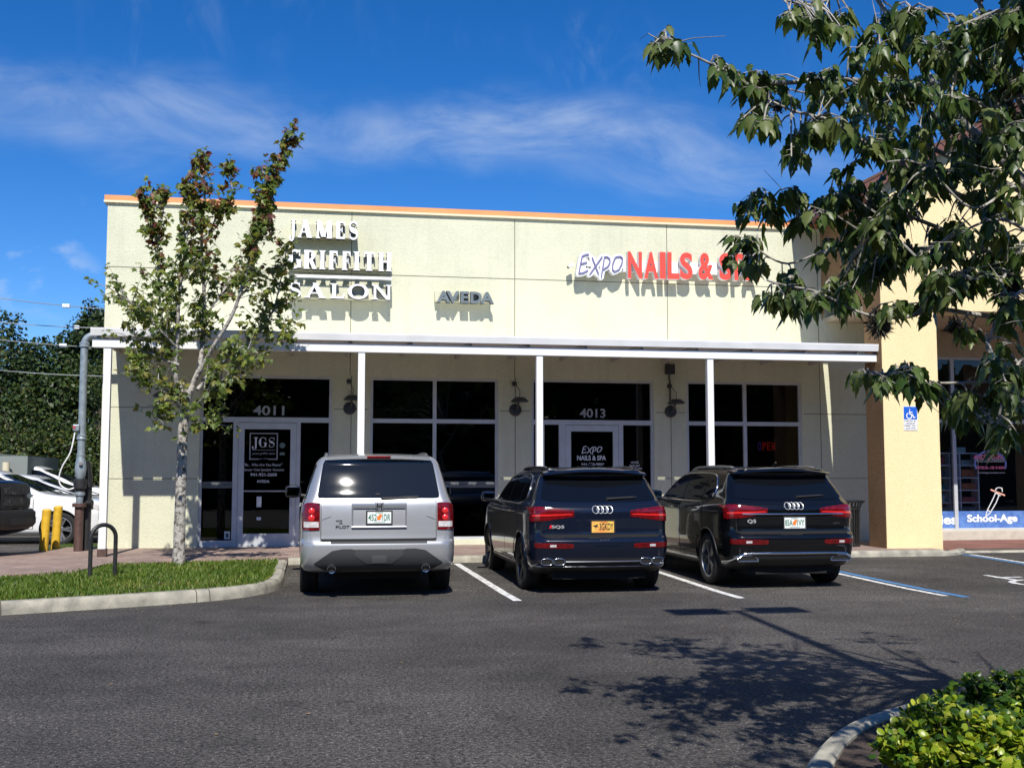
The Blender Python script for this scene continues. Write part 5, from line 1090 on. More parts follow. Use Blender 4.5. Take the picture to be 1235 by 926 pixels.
# ---- boxy silver people carrier
def silver():
    paint = carpaint('silver_paint', (.43, .44, .45), .55, .36)
    rows = [(.30, .42, .85, 4.5, .2, .2, .3, .3, .03), (.34, .16, .95, 4.7, .2, .25, .4, .4, .05), (.42, .05, .985, 4.8, .2, .28, .4, .5, .06), (.55, .005, .997, 4.84, .2, .28, .4, .5, .06), (.66, .0, .998, 4.85, .2, .28, .4, .5, .06), (.70, .012, .998, 4.85, .2, .27, .4, .5, .06), (.725, .075, .996, 4.85, .17, .24, .4, .5, .06),
            (.85, .09, .992, 4.82, .14, .22, .4, .5, .055), (1.0, .10, .985, 4.78, .13, .2, .4, .5, .055), (1.10, .11, .975, 4.62, .13, .2, .4, .5, .055), (1.18, .125, .962, 4.1, .13, .2, .4, .4, .05), (1.22, .14, .945, 3.62, .13, .2, .3, .3, .05), (1.27, .165, .925, 3.36, .13, .2, .2, .2, .05), (1.45, .245, .875, 3.05, .13, .18, .15, .2, .045), (1.62, .325, .825, 2.76, .13, .17, .15, .2, .04),
            (1.70, .365, .795, 2.62, .14, .16, .15, .2, .04), (1.735, .365, .77, 2.56, .15, .16, .15, .2, .04), (1.765, .37, .73, 2.48, .15, .16, .15, .2, .04), (1.785, .43, .68, 2.40, .15, .16, .15, .2, .04), (1.805, .70, .58, 2.2, .14, .16, .15, .2, .04), (1.82, 1.1, .40, 2.0, .1, .15, .1, .2, .03)]
    wh = [(-.86, 1.06), (.86, 1.06), (-.86, 3.835), (.86, 3.835)]
    c = Car('silver_people_carrier', 'silver boxy sport utility car with tall red lamps, in the bay beside the lawn', rows, paint, place(458, 615, 14.85, .0), 0, 1.05, wh, .375, lowm=K['grey'], lowz=.325)
    c.wheelset(K['rim'], 5, .235, False)
    c.patch('panel_gap', 'rear', [(-.725, .725, 1.20), (-.70, .712, 1.225), (.70, .712, 1.225), (.725, .725, 1.20)], K['seam'], off=.002, nu=40, nv=14)
    tg = c.patch('tailgate', 'rear', [(-.717, .745, 1.19), (-.69, .724, 1.235), (.69, .724, 1.235), (.717, .745, 1.19)], paint, off=.008, nu=40, nv=18)
    c.patch('rear_window', 'rear', [(-.765, 1.262, 1.30), (-.745, 1.25, 1.42), (-.70, 1.246, 1.68), (-.675, 1.245, 1.728), (.675, 1.245, 1.728), (.70, 1.246, 1.68), (.745, 1.25, 1.42), (.765, 1.262, 1.30)], mat('dusty_car_glass', (.010, .012, .014), .03, spec=.6), off=.006, nu=40, nv=14)
    # high brake lamp housing
    mb = MB(); n = 20; vs = []; fs = []
    for i in range(n+1):
        x = -.66+1.32*i/n; e = abs(x/.66); y0 = .31+.05*e**2; z = 1.768-.02*e**2; vs += [(x, y0, z-.022), (x, y0, z+.018), (x, y0+.25, z+.045), (x, y0+.25, z-.05)]
    for i in range(n):
        for j in range(4): fs.append((i*4+j, (i+1)*4+j, (i+1)*4+(j+1) % 4, i*4+(j+1) % 4))
    mb.add(vs, fs+[(0, 1, 2, 3), tuple(4*n+k for k in (3, 2, 1, 0))]); so = mb.build('spoiler', paint, c.root, 40)
    MB().bbox(-.15, .15, .300, .33, 1.752, 1.786, .006).build('brake_light', K['red'], so)
    # lamps: red with a clear lower cell
    for sg_ in (-1, 1):
        L = c.patch('tail_light', 'rear', [(sg_*.735, .855, 1.185), (sg_*.80, .85, 1.19), (sg_*.88, .85, 1.185), (sg_*.93, .86, 1.17), (sg_*.942, .87, 1.15)], K['red'], off=.014, nu=16, nv=12)
        c.patch('clear_cell', 'rear', [(sg_*.748, .885, .955), (sg_*.92, .885, .955)], K['clear'], off=.018, nv=4, parent=L, rim=.003)
        for z in (1.0, 1.085): MB().lathe([(0, -.012), (.03, -.010), (.042, 0)], 18, 'y', tuple(c.P('rear', sg_*.835, z, .014))).build('lamp_bulb', K['lampred'], L, 60)
        c.patch('lamp_fillet', 'rear', [(sg_*.60, 1.02, 1.14), (sg_*.705, .98, 1.145)], paint, off=.016, nv=4)
    # garnish, plate recess
    g = MB()
    def bar(z0, z1, yo, m, name, wd=.345):
        pts = []; n = 14; vs = []; fs = []
        for i in range(n+1):
            x = -wd+2*wd*i/n; y = c.P('rear', x, (z0+z1)/2).y; vs += [(x, y-yo, z0+.008), (x, y-yo-.006, (z0+z1)/2), (x, y-yo+.004, z1-.004), (x, y+.01, z1), (x, y+.01, z0)]
        for i in range(n):
            for j in range(5): fs.append((i*5+j, (i+1)*5+j, (i+1)*5+(j+1) % 5, i*5+(j+1) % 5))
        fs += [(0, 1, 2, 3, 4), tuple(5*n+k for k in (4, 3, 2, 1, 0))]
        return MB().add(vs, fs).build(name, m, c.root, 40)
    garn = mat('garnish_metal', (.55, .57, .59), .28, .8)
    c.patch('plate_recess', 'rear', [(-.335, .90, 1.11), (.335, .90, 1.11)], mat('silver_recess', (.36, .37, .38), .4, .5), off=.010, nu=12)
    gb = bar(1.112, 1.196, .035, garn, 'tailgate_garnish', .345); bar(.868, .905, .03, garn, 'plate_ledge', .345)
    MB().box(-.345, -.325, c.P('rear', -.34, 1).y-.03, c.P('rear', -.34, 1).y, .906, 1.111).build('plate_surround', garn, c.root); MB().box(.325, .345, c.P('rear', .34, 1).y-.03, c.P('rear', .34, 1).y, .906, 1.111).build('plate_surround', garn, c.root)
    y = c.P('rear', 0, 1.155).y-.052; e = MB()
    for q in ((-.034, -.020), (.020, .034)): e.prism([(q[0], 1.122), (q[1], 1.122), (q[1]*1.05 if q[1] > 0 else q[1], 1.186), (q[0]*1.05 if q[0] < 0 else q[0], 1.186)], y-.006, y+.006, 'y')
    e.box(-.020, .020, y-.0055, y+.005, 1.147, 1.161); e.tube([(u, y+.002, z) for u, z in ((-.042, 1.115), (.042, 1.115), (.048, 1.193), (-.048, 1.193), (-.042, 1.115))], .005, 6); e.build('emblem', K['chrome'], gb)
    c.plate(0, 1.008, .024, '4521DR', 'white')
    c.badge('PILOT', -.455, .875, .036, K['dchrome'], bold=.02, width=.17); c.badge('4WD', -.50, .960, .018, K['dchrome'], width=.08); c.badge('V6', -.48, .930, .018, K['dchrome'], width=.05)
    c.wiper(.04, 1.235, .48, 1.25, .50)
    mb = MB(); mb.bbox(-.045, .015, .16, .20, 1.285, 1.305, .004); mb.build('window_latch', K['trim'], c.root)
    # bumper: step pad, grey lower valance
    c.patch('step_pad', 'rear', [(-.60, .685, .708), (.60, .685, .708)], K['grey'], off=.004, nv=2)
    c.patch('bumper_valance', 'rear', [(-.80, .43, .445), (-.68, .36, .53), (-.58, .34, .60), (-.45, .335, .622), (.45, .335, .622), (.58, .34, .60), (.68, .36, .53), (.80, .43, .445)], K['grey'], off=.005, nu=40)
    c.patch('valance_inset', 'rear', [(-.30, .54, .615), (-.16, .44, .615), (.16, .44, .615), (.30, .54, .615)], mat('lighter_cladding', (.050, .053, .057), .5), off=.010, nu=16)
    c.patch('tow_cover', 'rear', [(-.09, .45, .54), (.09, .45, .54)], mat('tow_cover_grey', (.075, .08, .085), .5), off=.016)
    c.patch('reflector', 'rear', [(-.33, .612, .622), (.33, .612, .622)], mat('dotted_pad', (.20, .21, .21), .5, var=.5, vscale=70), off=.012, nv=2)
    for sg_ in (-1, 1):
        mb = MB(); mb.lathe([(.050, .0), (.054, -.004), (.052, -.012), (.045, -.010), (.043, .10)], 24, 'y', (sg_*.585, .06, .375)); ep = mb.build('exhaust_pipe', K['chrome'], c.root, 40); MB().tube([(sg_*.585, .10, .375), (sg_*.585, .5, .375)], .043, 16).build('pipe_bore', K['under'], ep)
    mb = MB(); mb.tube([(-.45, .35, .36), (-.35, .5, .26)], .025, 8); mb.tube([(.45, .35, .36), (.35, .5, .26)], .025, 8); mb.box(-.55, .55, .4, 4.4, .22, .34); mb.build('underbody', K['under'], c.root)
    for side in ('left', 'right'):
        for cols in ([(3.12, 1.275, 1.30), (2.85, 1.27, 1.46), (2.62, 1.265, 1.62), (2.45, 1.262, 1.70), (2.18, 1.26, 1.715)], [(2.10, 1.26, 1.715), (1.30, 1.26, 1.715)], [(1.22, 1.26, 1.715), (.60, 1.265, 1.70), (.46, 1.275, 1.66), (.40, 1.29, 1.50)]): c.patch('side_window', side, cols, K['glass'], off=.005, nu=14)
        for k, (ya, yb) in enumerate(((3.30, 2.16), (2.14, 1.22))):
            cols = [(ya, .45, 1.225), (yb+.3, .45, 1.225), (yb+.12, .52 if k else .45, 1.225), (yb, .78 if k else .45, 1.225)]
            c.patch('panel_gap', side, [(cols[0][0]+.008, .44, 1.235)]+[(u-.008, l-.01, h+.01) for u, l, h in cols[1:]], K['seam'], off=.0015, nu=12)
            dd = c.patch('door', side, cols, paint, off=.006, nu=20, nv=20); c.strip('handle', side, [(yb+.36, 1.12), (yb+.28, 1.125), (yb+.12, 1.125)], .016, paint, off=.03, parent=dd)
        c.strip('side_moulding', side, [(3.2, .62), (1.55, .62)], .02, paint, off=.006); c.mirror(side, 2.98, 1.245, K['trim'], .24, .19, .10)
    c.rails(K['dchrome'], .8, 2.3, .66, .035); c.patch('windscreen', 'front', [(-.78, 1.3, 1.68), (.78, 1.3, 1.68)], K['glass'], off=.004)
    return c
pilot = silver()
# ---- white cars and the black pickup in the side lot
def white_car(label, loc, rz, paint, sc=1.0, low=False):
    k = .92 if low else 1.0
    rows = [(.22, .3, .80, 4.35, .25, .25, .3, .3, .06), (.30, .12, .90, 4.55, .22, .26, .35, .4, .07), (.50, .02, .925, 4.66, .22, .28, .42, .55, .08), (.66, .0, .93, 4.66, .22, .28, .42, .55, .08), (.80, .04, .93, 4.58, .22, .26, .42, .55, .08), (.92, .07, .925, 4.40, .2, .25, .42, .5, .08), (1.0, .10, .91, 4.0, .2, .24, .4, .4, .07), (1.04, .14, .89, 3.6, .2, .22, .3, .3, .07), (1.08, .19, .87, 3.34, .2, .2, .2, .2, .07), (1.25, .40, .80, 2.98, .18, .18, .16, .2, .05), (1.42, .62, .72, 2.60, .16, .15, .16, .2, .04), (1.52, .78, .64, 2.36, .16, .15, .16, .2, .03), (1.575, 1.0, .52, 2.1, .12, .14, .14, .2, .03), (1.595, 1.3, .34, 1.9, .1, .14, .1, .2, .02)]
    rows = [(r[0]*k,)+r[1:] for r in rows]; wh = [(-.79, .90), (.79, .90), (-.79, 3.70), (.79, 3.70)]
    c = Car('white_car', label, rows, paint, loc, rz, sc, wh, .345, 'white cars parked in the side lot')
    c.wheelset(K['rim'], 5, .225)
    for side in ('left', 'right'):
        for cols in ([(3.05, 1.09*k, 1.12*k), (2.75, 1.085*k, 1.28*k), (2.42, 1.08*k, 1.43*k), (2.12, 1.08*k, 1.47*k)], [(2.05, 1.08*k, 1.47*k), (1.35, 1.08*k, 1.45*k)], [(1.28, 1.08*k, 1.43*k), (1.0, 1.10*k, 1.33*k), (.86, 1.13*k, 1.2*k)]): c.patch('side_window', side, cols, K['glass'], off=.005, nu=12)
        for kk, (ya, yb) in enumerate(((3.18, 2.10), (2.08, 1.16))):
            cols = [(ya, .36, 1.03*k), (yb+.3, .36, 1.03*k), (yb, .66 if kk else .36, 1.03*k)]
            c.patch('panel_gap', side, [(cols[0][0]+.01, .35, 1.04*k)]+[(u-.01, l-.01, h+.01) for u, l, h in cols[1:]], K['seam'], off=.0015, nu=10); dd = c.patch('door', side, cols, paint, off=.006, nu=16, nv=12); c.strip('handle', side, [(yb+.34, .93*k), (yb+.14, .935*k)], .014, paint, off=.03, parent=dd)
        c.patch('headlight', side, [(4.52, .72*k, .80*k), (4.2, .76*k, .90*k), (3.95, .83*k, .90*k)], K['clear'], off=.006, nu=10); c.mirror(side, 2.92, 1.05*k, K['trim'] if not low else paint)
    c.patch('windscreen', 'front', [(-.70, 1.11*k, 1.46*k), (.70, 1.11*k, 1.46*k)], K['glass'], off=.004); c.patch('grille', 'front', [(-.48, .60*k, .78*k), (.48, .60*k, .78*k)], K['trim'], off=.006); c.patch('lower_grille', 'front', [(-.6, .34*k, .5*k), (.6, .34*k, .5*k)], K['trim'], off=.006)
    return c
wp = carpaint('white_car_paint', (.74, .74, .74), 0, .35); wp2 = carpaint('pearl_white_paint', (.66, .67, .68), .1, .35)
def wplace(pxf, Y, z, sc): p = onY(pxf, 620, Y); return (p.x-4.68*sc, Y, z)
white_car('white crossover nearest the yellow bollards, its front wheel behind the riser pipe', (onY(128, 620, 26.8).x-4.68*1.1+.1, 26.8+.9, .03), R(-90), wp, 1.1)
white_car('low pale car behind the white crossover, its windscreen right of the riser pipe', (onY(150, 620, 31.5).x-4.68, 31.5, .07), R(-90), wp2, 1.08, True)
white_car('farthest white car, only its roof showing above the other white cars', (onY(132, 600, 35.5).x-4.68, 35.5, .07), R(-90), wp, 1.18)
def pickup():
    paint = carpaint('black_truck_paint', (.004, .004, .005), 0, .35, .6); clad = mat('dark_bumper', (.012, .012, .013), .55)
    rows = [(.42, .1, .85, 5.35, .1, .1, .3, .3, .0), (.50, .02, .98, 5.62, .1, .12, .35, .28, .0), (.62, .0, 1.0, 5.72, .1, .12, .38, .26, .0), (.80, .0, 1.01, 5.72, .1, .12, .38, .26, .0), (.84, .0, 1.01, 5.62, .1, .12, .32, .22, .0), (1.0, .0, 1.01, 5.62, .1, .12, .30, .22, .0), (1.22, .0, 1.0, 5.60, .1, .12, .28, .20, .0), (1.29, .0, .985, 5.50, .1, .12, .28, .25, .0), (1.33, .0, .96, 4.9, .1, .12, .28, .4, .0), (1.345, .1, .94, 4.3, .1, .12, .2, .2, .0), (1.36, 1.65, .92, 4.05, .1, .12, .2, .2, .0), (1.6, 1.75, .84, 3.6, .1, .12, .15, .2, .0), (1.82, 1.82, .76, 3.15, .1, .12, .15, .2, .0), (1.88, 1.95, .66, 2.95, .1, .12, .15, .2, .0), (1.90, 2.2, .4, 2.7, .1, .12, .1, .2, .0)]
    wh = [(-.86, 1.1), (.86, 1.1), (-.86, 4.72), (.86, 4.72)]
    p = onY(37, 620, 21.6); sc = 1.10; rz = R(-95)
    # heading after the turn: +y -> (-sin rz, cos rz)
    hd = Vector((-math.sin(rz), math.cos(rz), 0)); rtv = Vector((math.cos(rz), math.sin(rz), 0))
    corner = Vector((p.x, 21.6, 0)); loc = corner-hd*(5.93*sc)
    c = Car('black_pickup', 'black pickup truck with dark honeycomb grille, cut off by the left photo edge', rows, paint, (loc.x, loc.y, .085), rz, sc, wh, .40, fbow=.24)
    c.root['category'] = 'pickup truck'
    c.wheelset(K['rimd'], 6, .27)
    mesh = mat('honeycomb', (.02, .02, .021), .5); mn = mesh.node_tree; vo = nd(mn, 'ShaderNodeTexVoronoi', i_Scale=26); vo.feature = 'DISTANCE_TO_EDGE'; tcx = nd(mn, 'ShaderNodeTexCoord'); mn.links.new(tcx.outputs['Object'], vo.inputs['Vector'])
    rr = nd(mn, 'ShaderNodeMapRange'); rr.inputs['From Max'].default_value = .12; rr.inputs['To Min'].default_value = .085; rr.inputs['To Max'].default_value = .006; mn.links.new(vo.outputs['Distance'], rr.inputs['Value']); mn.links.new(rr.outputs[0], mn.nodes['Principled BSDF'].inputs['Base Color'])
    gr = c.patch('grille', 'front', [(-.60, .86, 1.25), (.60, .86, 1.25)], K['trim'], off=.012, nu=16)
    for z0, z1 in ((.90, 1.03), (1.08, 1.20)): c.patch('grille_mesh', 'front', [(-.55, z0, z1), (.55, z0, z1)], mesh, off=.020, nu=16, parent=gr)
    e = c.P('front', 0, 1.055, .03); mb = MB(); mb.prism([(-.13, 1.03), (-.05, 1.03), (-.05, 1.005), (.05, 1.005), (.05, 1.03), (.13, 1.03), (.15, 1.075), (.06, 1.075), (.06, 1.10), (-.06, 1.10), (-.06, 1.075), (-.15, 1.075)], e.y-.01, e.y+.02, 'y'); mb.build('emblem', K['chrome'], gr)
    for sg_ in (-1, 1):
        h = c.patch('headlight', 'front', [(sg_*.64, .90, 1.24), (sg_*.90, .90, 1.24)], mat('smoked_lens', (.03, .032, .035), .1, coat=1), off=.012, nu=10)
        for z in (.98, 1.15): MB().lathe([(0, .02), (.05, .015), (.07, 0)], 18, 'y', tuple(c.P('front', sg_*.74, z, .012))).build('lamp_unit', K['clear'], h, 60)
        c.patch('corner_lens', 'front', [(sg_*.86, .93, 1.0), (sg_*.92, .93, 1.0)], mat('amber_lens', (.6, .22, .05), .3), off=.02, nv=2, parent=h)
    c.patch('bumper', 'front', [(-.92, .56, .82), (.92, .56, .82)], clad, off=.02, nu=20); c.patch('lower_grille', 'front', [(-.5, .60, .70), (.5, .60, .70)], K['trim'], off=.03, nu=10)
    for side in ('left', 'right'):
        for cols in ([(3.75, 1.385, 1.42), (3.3, 1.38, 1.72), (2.95, 1.38, 1.78), (2.85, 1.38, 1.78)], [(2.78, 1.38, 1.78), (2.0, 1.38, 1.78)]): c.patch('side_window', side, cols, K['glass'], off=.005, nu=10)
        for ya, yb in ((3.95, 2.84), (2.82, 1.85)): c.patch('panel_gap', side, [(ya+.01, .54, 1.34), (yb-.01, .54, 1.34)], K['seam'], off=.0015); c.patch('door', side, [(ya, .55, 1.33), (yb, .55, 1.33)], paint, off=.006)
        c.mirror(side, 3.72, 1.40, K['trim'], .22, .22)
    c.patch('windscreen', 'front', [(-.78, 1.40, 1.78), (.78, 1.40, 1.78)], K['glass'], off=.004)
    bd = MB(); bd.box(-.80, .80, .10, 1.60, 1.347, 1.352); bd.build('bed_cover', K['trim'], c.root)
    return c
pickup()
# ------------------------------------------------------------------ vegetation
def leaf_template(kind):
    "flat leaf in x (width) / y (length), slightly folded and drooping; returns verts, faces"
    if kind == 'maple':
        half = [(0, 0), (.12, .03), (.28, -.02), (.29, .14), (.46, .27), (.31, .37), (.27, .58), (.13, .74), (0, 1.0)]
    elif kind == 'maple_s': half = [(0, 0), (.36, .06), (.26, .24), (.50, .46), (.20, .52), (0, 1.0)]
    elif kind == 'round': half = [(0, 0), (.24, .12), (.40, .40), (.40, .68), (.24, .93), (0, 1.0)]
    else: half = [(0, 0), (.30, .35), (.22, .75), (0, 1)]
    n = len(half); V = []; drop = .18
    for x, y in half: V.append((x, y, -abs(x)*.28-drop*y*y))
    mid = [(0, y, -drop*y*y) for x, y in half[1:-1]]; mi = len(V); V += mid
    left = len(V); V += [(-x, y, -abs(x)*.28-drop*y*y) for x, y in half[1:-1]]
    F = []; m = lambda i: 0 if i == 0 else (n-1 if i == n-1 else mi+i-1); l = lambda i: 0 if i == 0 else (n-1 if i == n-1 else left+i-1)
    for i in range(n-1):
        a, b_, c, d = m(i), i, i+1, m(i+1)
        F.append(tuple(dict.fromkeys((a, b_, c, d)))); a, b_, c, d = m(i), m(i+1), l(i+1), l(i); F.append(tuple(dict.fromkeys((a, b_, c, d))))
    F = [f for f in F if len(f) > 2]
    return np.array(V), F
class Leaves:
    def __init__(s, kind): s.T, s.F = leaf_template(kind); s.V = []; s.faces = []; s.mi = []; s.n = 0
    def add(s, p, d, up, size, mi, wd=1.0):
        d = Vector(d).normalized(); x = d.cross(Vector(up))
        if x.length < 1e-4: x = d.orthogonal()
        x.normalize(); z = x.cross(d); A = np.array([x, d, z]); T = s.T*np.array([size*wd, size, size])
        s.V.append(T@A+np.array(p)); b_ = s.n*len(s.T); s.faces += [tuple(i+b_ for i in f) for f in s.F]; s.mi += [mi]*len(s.F); s.n += 1
    def build(s, name, mats, parent): return meshobj(name, np.concatenate(s.V), s.faces, mats, parent, 179, s.mi)
bark = mat('grey_bark', (.40, .375, .335), .9, var=.75, vscale=15, c2=(.075, .065, .055), bump=.8, bscale=22, bdist=.02, thr=(.46, .64))
bark_d = mat('dark_bark', (.10, .08, .065), .95, var=.5, vscale=8, bump=.6, bscale=20)
barkl = mat('pale_bark', (.42, .40, .36), .85, var=.65, vscale=16, c2=(.15, .14, .12), bump=.6, bscale=40)
def rvec(s=1): v = Vector((random.gauss(0, 1), random.gauss(0, 1), random.gauss(0, 1))); return v.normalized()*s
def crv(pts, n=5): # smooth 3D path
    P_ = [Vector(p) for p in pts]; out = []
    for i in range(len(P_)-1):
        a, b_, c, d = P_[max(i-1, 0)], P_[i], P_[i+1], P_[min(i+2, len(P_)-1)]
        for j in range(n): t = j/n; out.append(.5*((2*b_)+(c-a)*t+(2*a-5*b_+4*c-d)*t*t+(3*b_-a-3*c+d)*t**3))
    out.append(P_[-1]); return out
# ---- young maple on the island
TY = 18.3
tb = onZ(215.5, 683, .13); TY = tb.y
mp_ = wthing('young_maple_tree', 'slender young maple with pale trunk and reddish top leaves in the lawn by the salon', 'tree', (tb.x, TY, .13))
tr = MB(); tw = MB()
def TP(px_, py_, dy=0): return onY(px_, py_, TY+dy)
tr.tube(crv([Vector((tb.x, TY, .05)), TP(216, 660), TP(217, 620), TP(219, 570), TP(220, 530), TP(223, 492), TP(227, 470)]), [.135]+[.105]*4+[.094]*5+[.088]*5+[.084]*5+[.082]*5+[.075]*6, 14)
limbs = [([(223, 492, 0), (232, 465, .1), (241, 440, .15), (245, 400, .2), (246, 350, .1), (243, 290, .1), (247, 235, .15), (243, 195, .2)], .075),
         ([(223, 495, 0), (212, 455, -.1), (214, 410, -.2), (216, 360, -.3), (222, 310, -.25), (228, 260, -.2), (228, 225, -.2)], .06),
         ([(224, 480, 0), (206, 440, .2), (196, 400, .35), (192, 350, .45), (190, 300, .5), (196, 260, .5), (198, 235, .5)], .045),
         ([(232, 465, .1), (256, 420, -.2), (280, 380, -.4), (297, 330, -.5), (310, 285, -.5), (322, 240, -.5), (336, 205, -.5), (352, 165, -.5)], .05),
         ([(238, 470, 0), (262, 440, .4), (290, 425, .7), (312, 402, .9), (330, 372, 1.0), (340, 330, 1.0), (346, 300, 1.0)], .042),
         ([(222, 500, 0), (200, 470, -.4), (178, 455, -.7), (165, 445, -.8)], .032), ([(220, 505, 0), (245, 480, -.5), (272, 455, -.9), (298, 435, -1.1)], .03),
         ([(214, 420, -.2), (190, 395, -.5), (168, 372, -.7), (150, 358, -.8)], .03), ([(216, 440, -.2), (190, 430, -.1), (165, 410, 0), (160, 385, 0)], .028),
         ([(243, 390, .2), (270, 350, .3), (295, 330, .5), (330, 330, .6)], .028), ([(190, 310, .5), (180, 275, .4), (175, 245, .4), (173, 225, .4)], .022),
         ([(246, 300, .1), (262, 260, .0), (280, 240, -.1), (276, 205, -.1)], .022), ([(310, 290, -.5), (320, 270, -.4), (316, 215, -.3)], .02), ([(330, 372, 1.), (342, 388, .9), (346, 402, .9)], .018), ([(226, 520, 0), (245, 515, -.3), (262, 508, -.5)], .018), ([(215, 470, -.1), (200, 492, -.5), (188, 505, -.7)], .018)]
lv = Leaves('maple_s'); nred = 0
for k, (pts, r0) in enumerate(limbs):
    c = crv([TP(a, b_, d) for a, b_, d in pts], 5); n = len(c); tr.tube(c, [r0*.74*(1-.82*i/(n-1)) for i in range(n)], 8)
    L = sum((c[i+1]-c[i]).length for i in range(n-1)); i0 = int(n*(.34 if r0 > .045 else .22))
    ntw = int(L*19)
    for j in range(ntw):
        i = random.randint(i0, n-1); p = c[i]; d = (rvec()+Vector((0, 0, .5))+(c[min(i+1, n-1)]-c[max(i-1, 0)]).normalized()*.6).normalized(); ln = random.uniform(.12, .52)*(1.25 if p.z < 4.9 else .75)
        if p.z > 5.6: ln *= .8
        q = p+d*ln; mid = p+d*ln*.5+Vector((0, 0, .03)); tw.tube([p, mid, q], [.009, .006, .003], 5)
        nl = random.randint(7, 12)
        for _ in range(nl):
            t = random.uniform(.25, 1.1); bp_ = p+(q-p)*t+rvec(.07); dd = (Vector((random.gauss(0, .6), random.gauss(-.15, .6), random.gauss(-.45, .45)))).normalized()
            zz_ = bp_.z; redp = max(0, min(1, (zz_-4.6)/2.6))*.48*(1 if abs(bp_.x+1.9) < .9 or random.random() < .55 else .35)
            mi = (3 if random.random() < .5 else 4) if random.random() < redp else random.choice((0, 0, 1, 1, 2, 5))
            lv.add(bp_, dd, Vector((random.gauss(0, .5), random.gauss(-.5, .5), 1)), random.uniform(.08, .138), mi, random.uniform(.9, 1.15))
tr.build('trunk', bark, mp_, 60); tw.build('twigs', bark, mp_, 60)
LM = [leafmat('maple_green', (.125, .175, .030)), leafmat('maple_mid', (.09, .135, .026)), leafmat('maple_light', (.22, .26, .045)), leafmat('maple_rust', (.20, .085, .03)), leafmat('maple_wine', (.13, .04, .03)), leafmat('maple_olive', (.19, .18, .035))]
lv.build('crown', LM, mp_)
# ---- large maple leaning in from the right, close to the camera
BY = 5.6
fm_ = wthing('foreground_maple_tree', 'large dark-leaved maple whose pale boughs reach in from the right edge', 'tree', (4.9, 5.3, .085))
tr = MB(); tw = MB(); lv = Leaves('maple'); moss = []
def FP(px_, py_, Y_): return onY(px_, py_, Y_)
base = Vector((4.95, 5.3, .05))
tr.tube(crv([base, Vector((4.93, 5.32, 1.0)), FP(1420, 560, 5.4), FP(1370, 420, 5.45)]), [.17]*4+[.15]*5+[.13]*4+[.12]*3, 14)
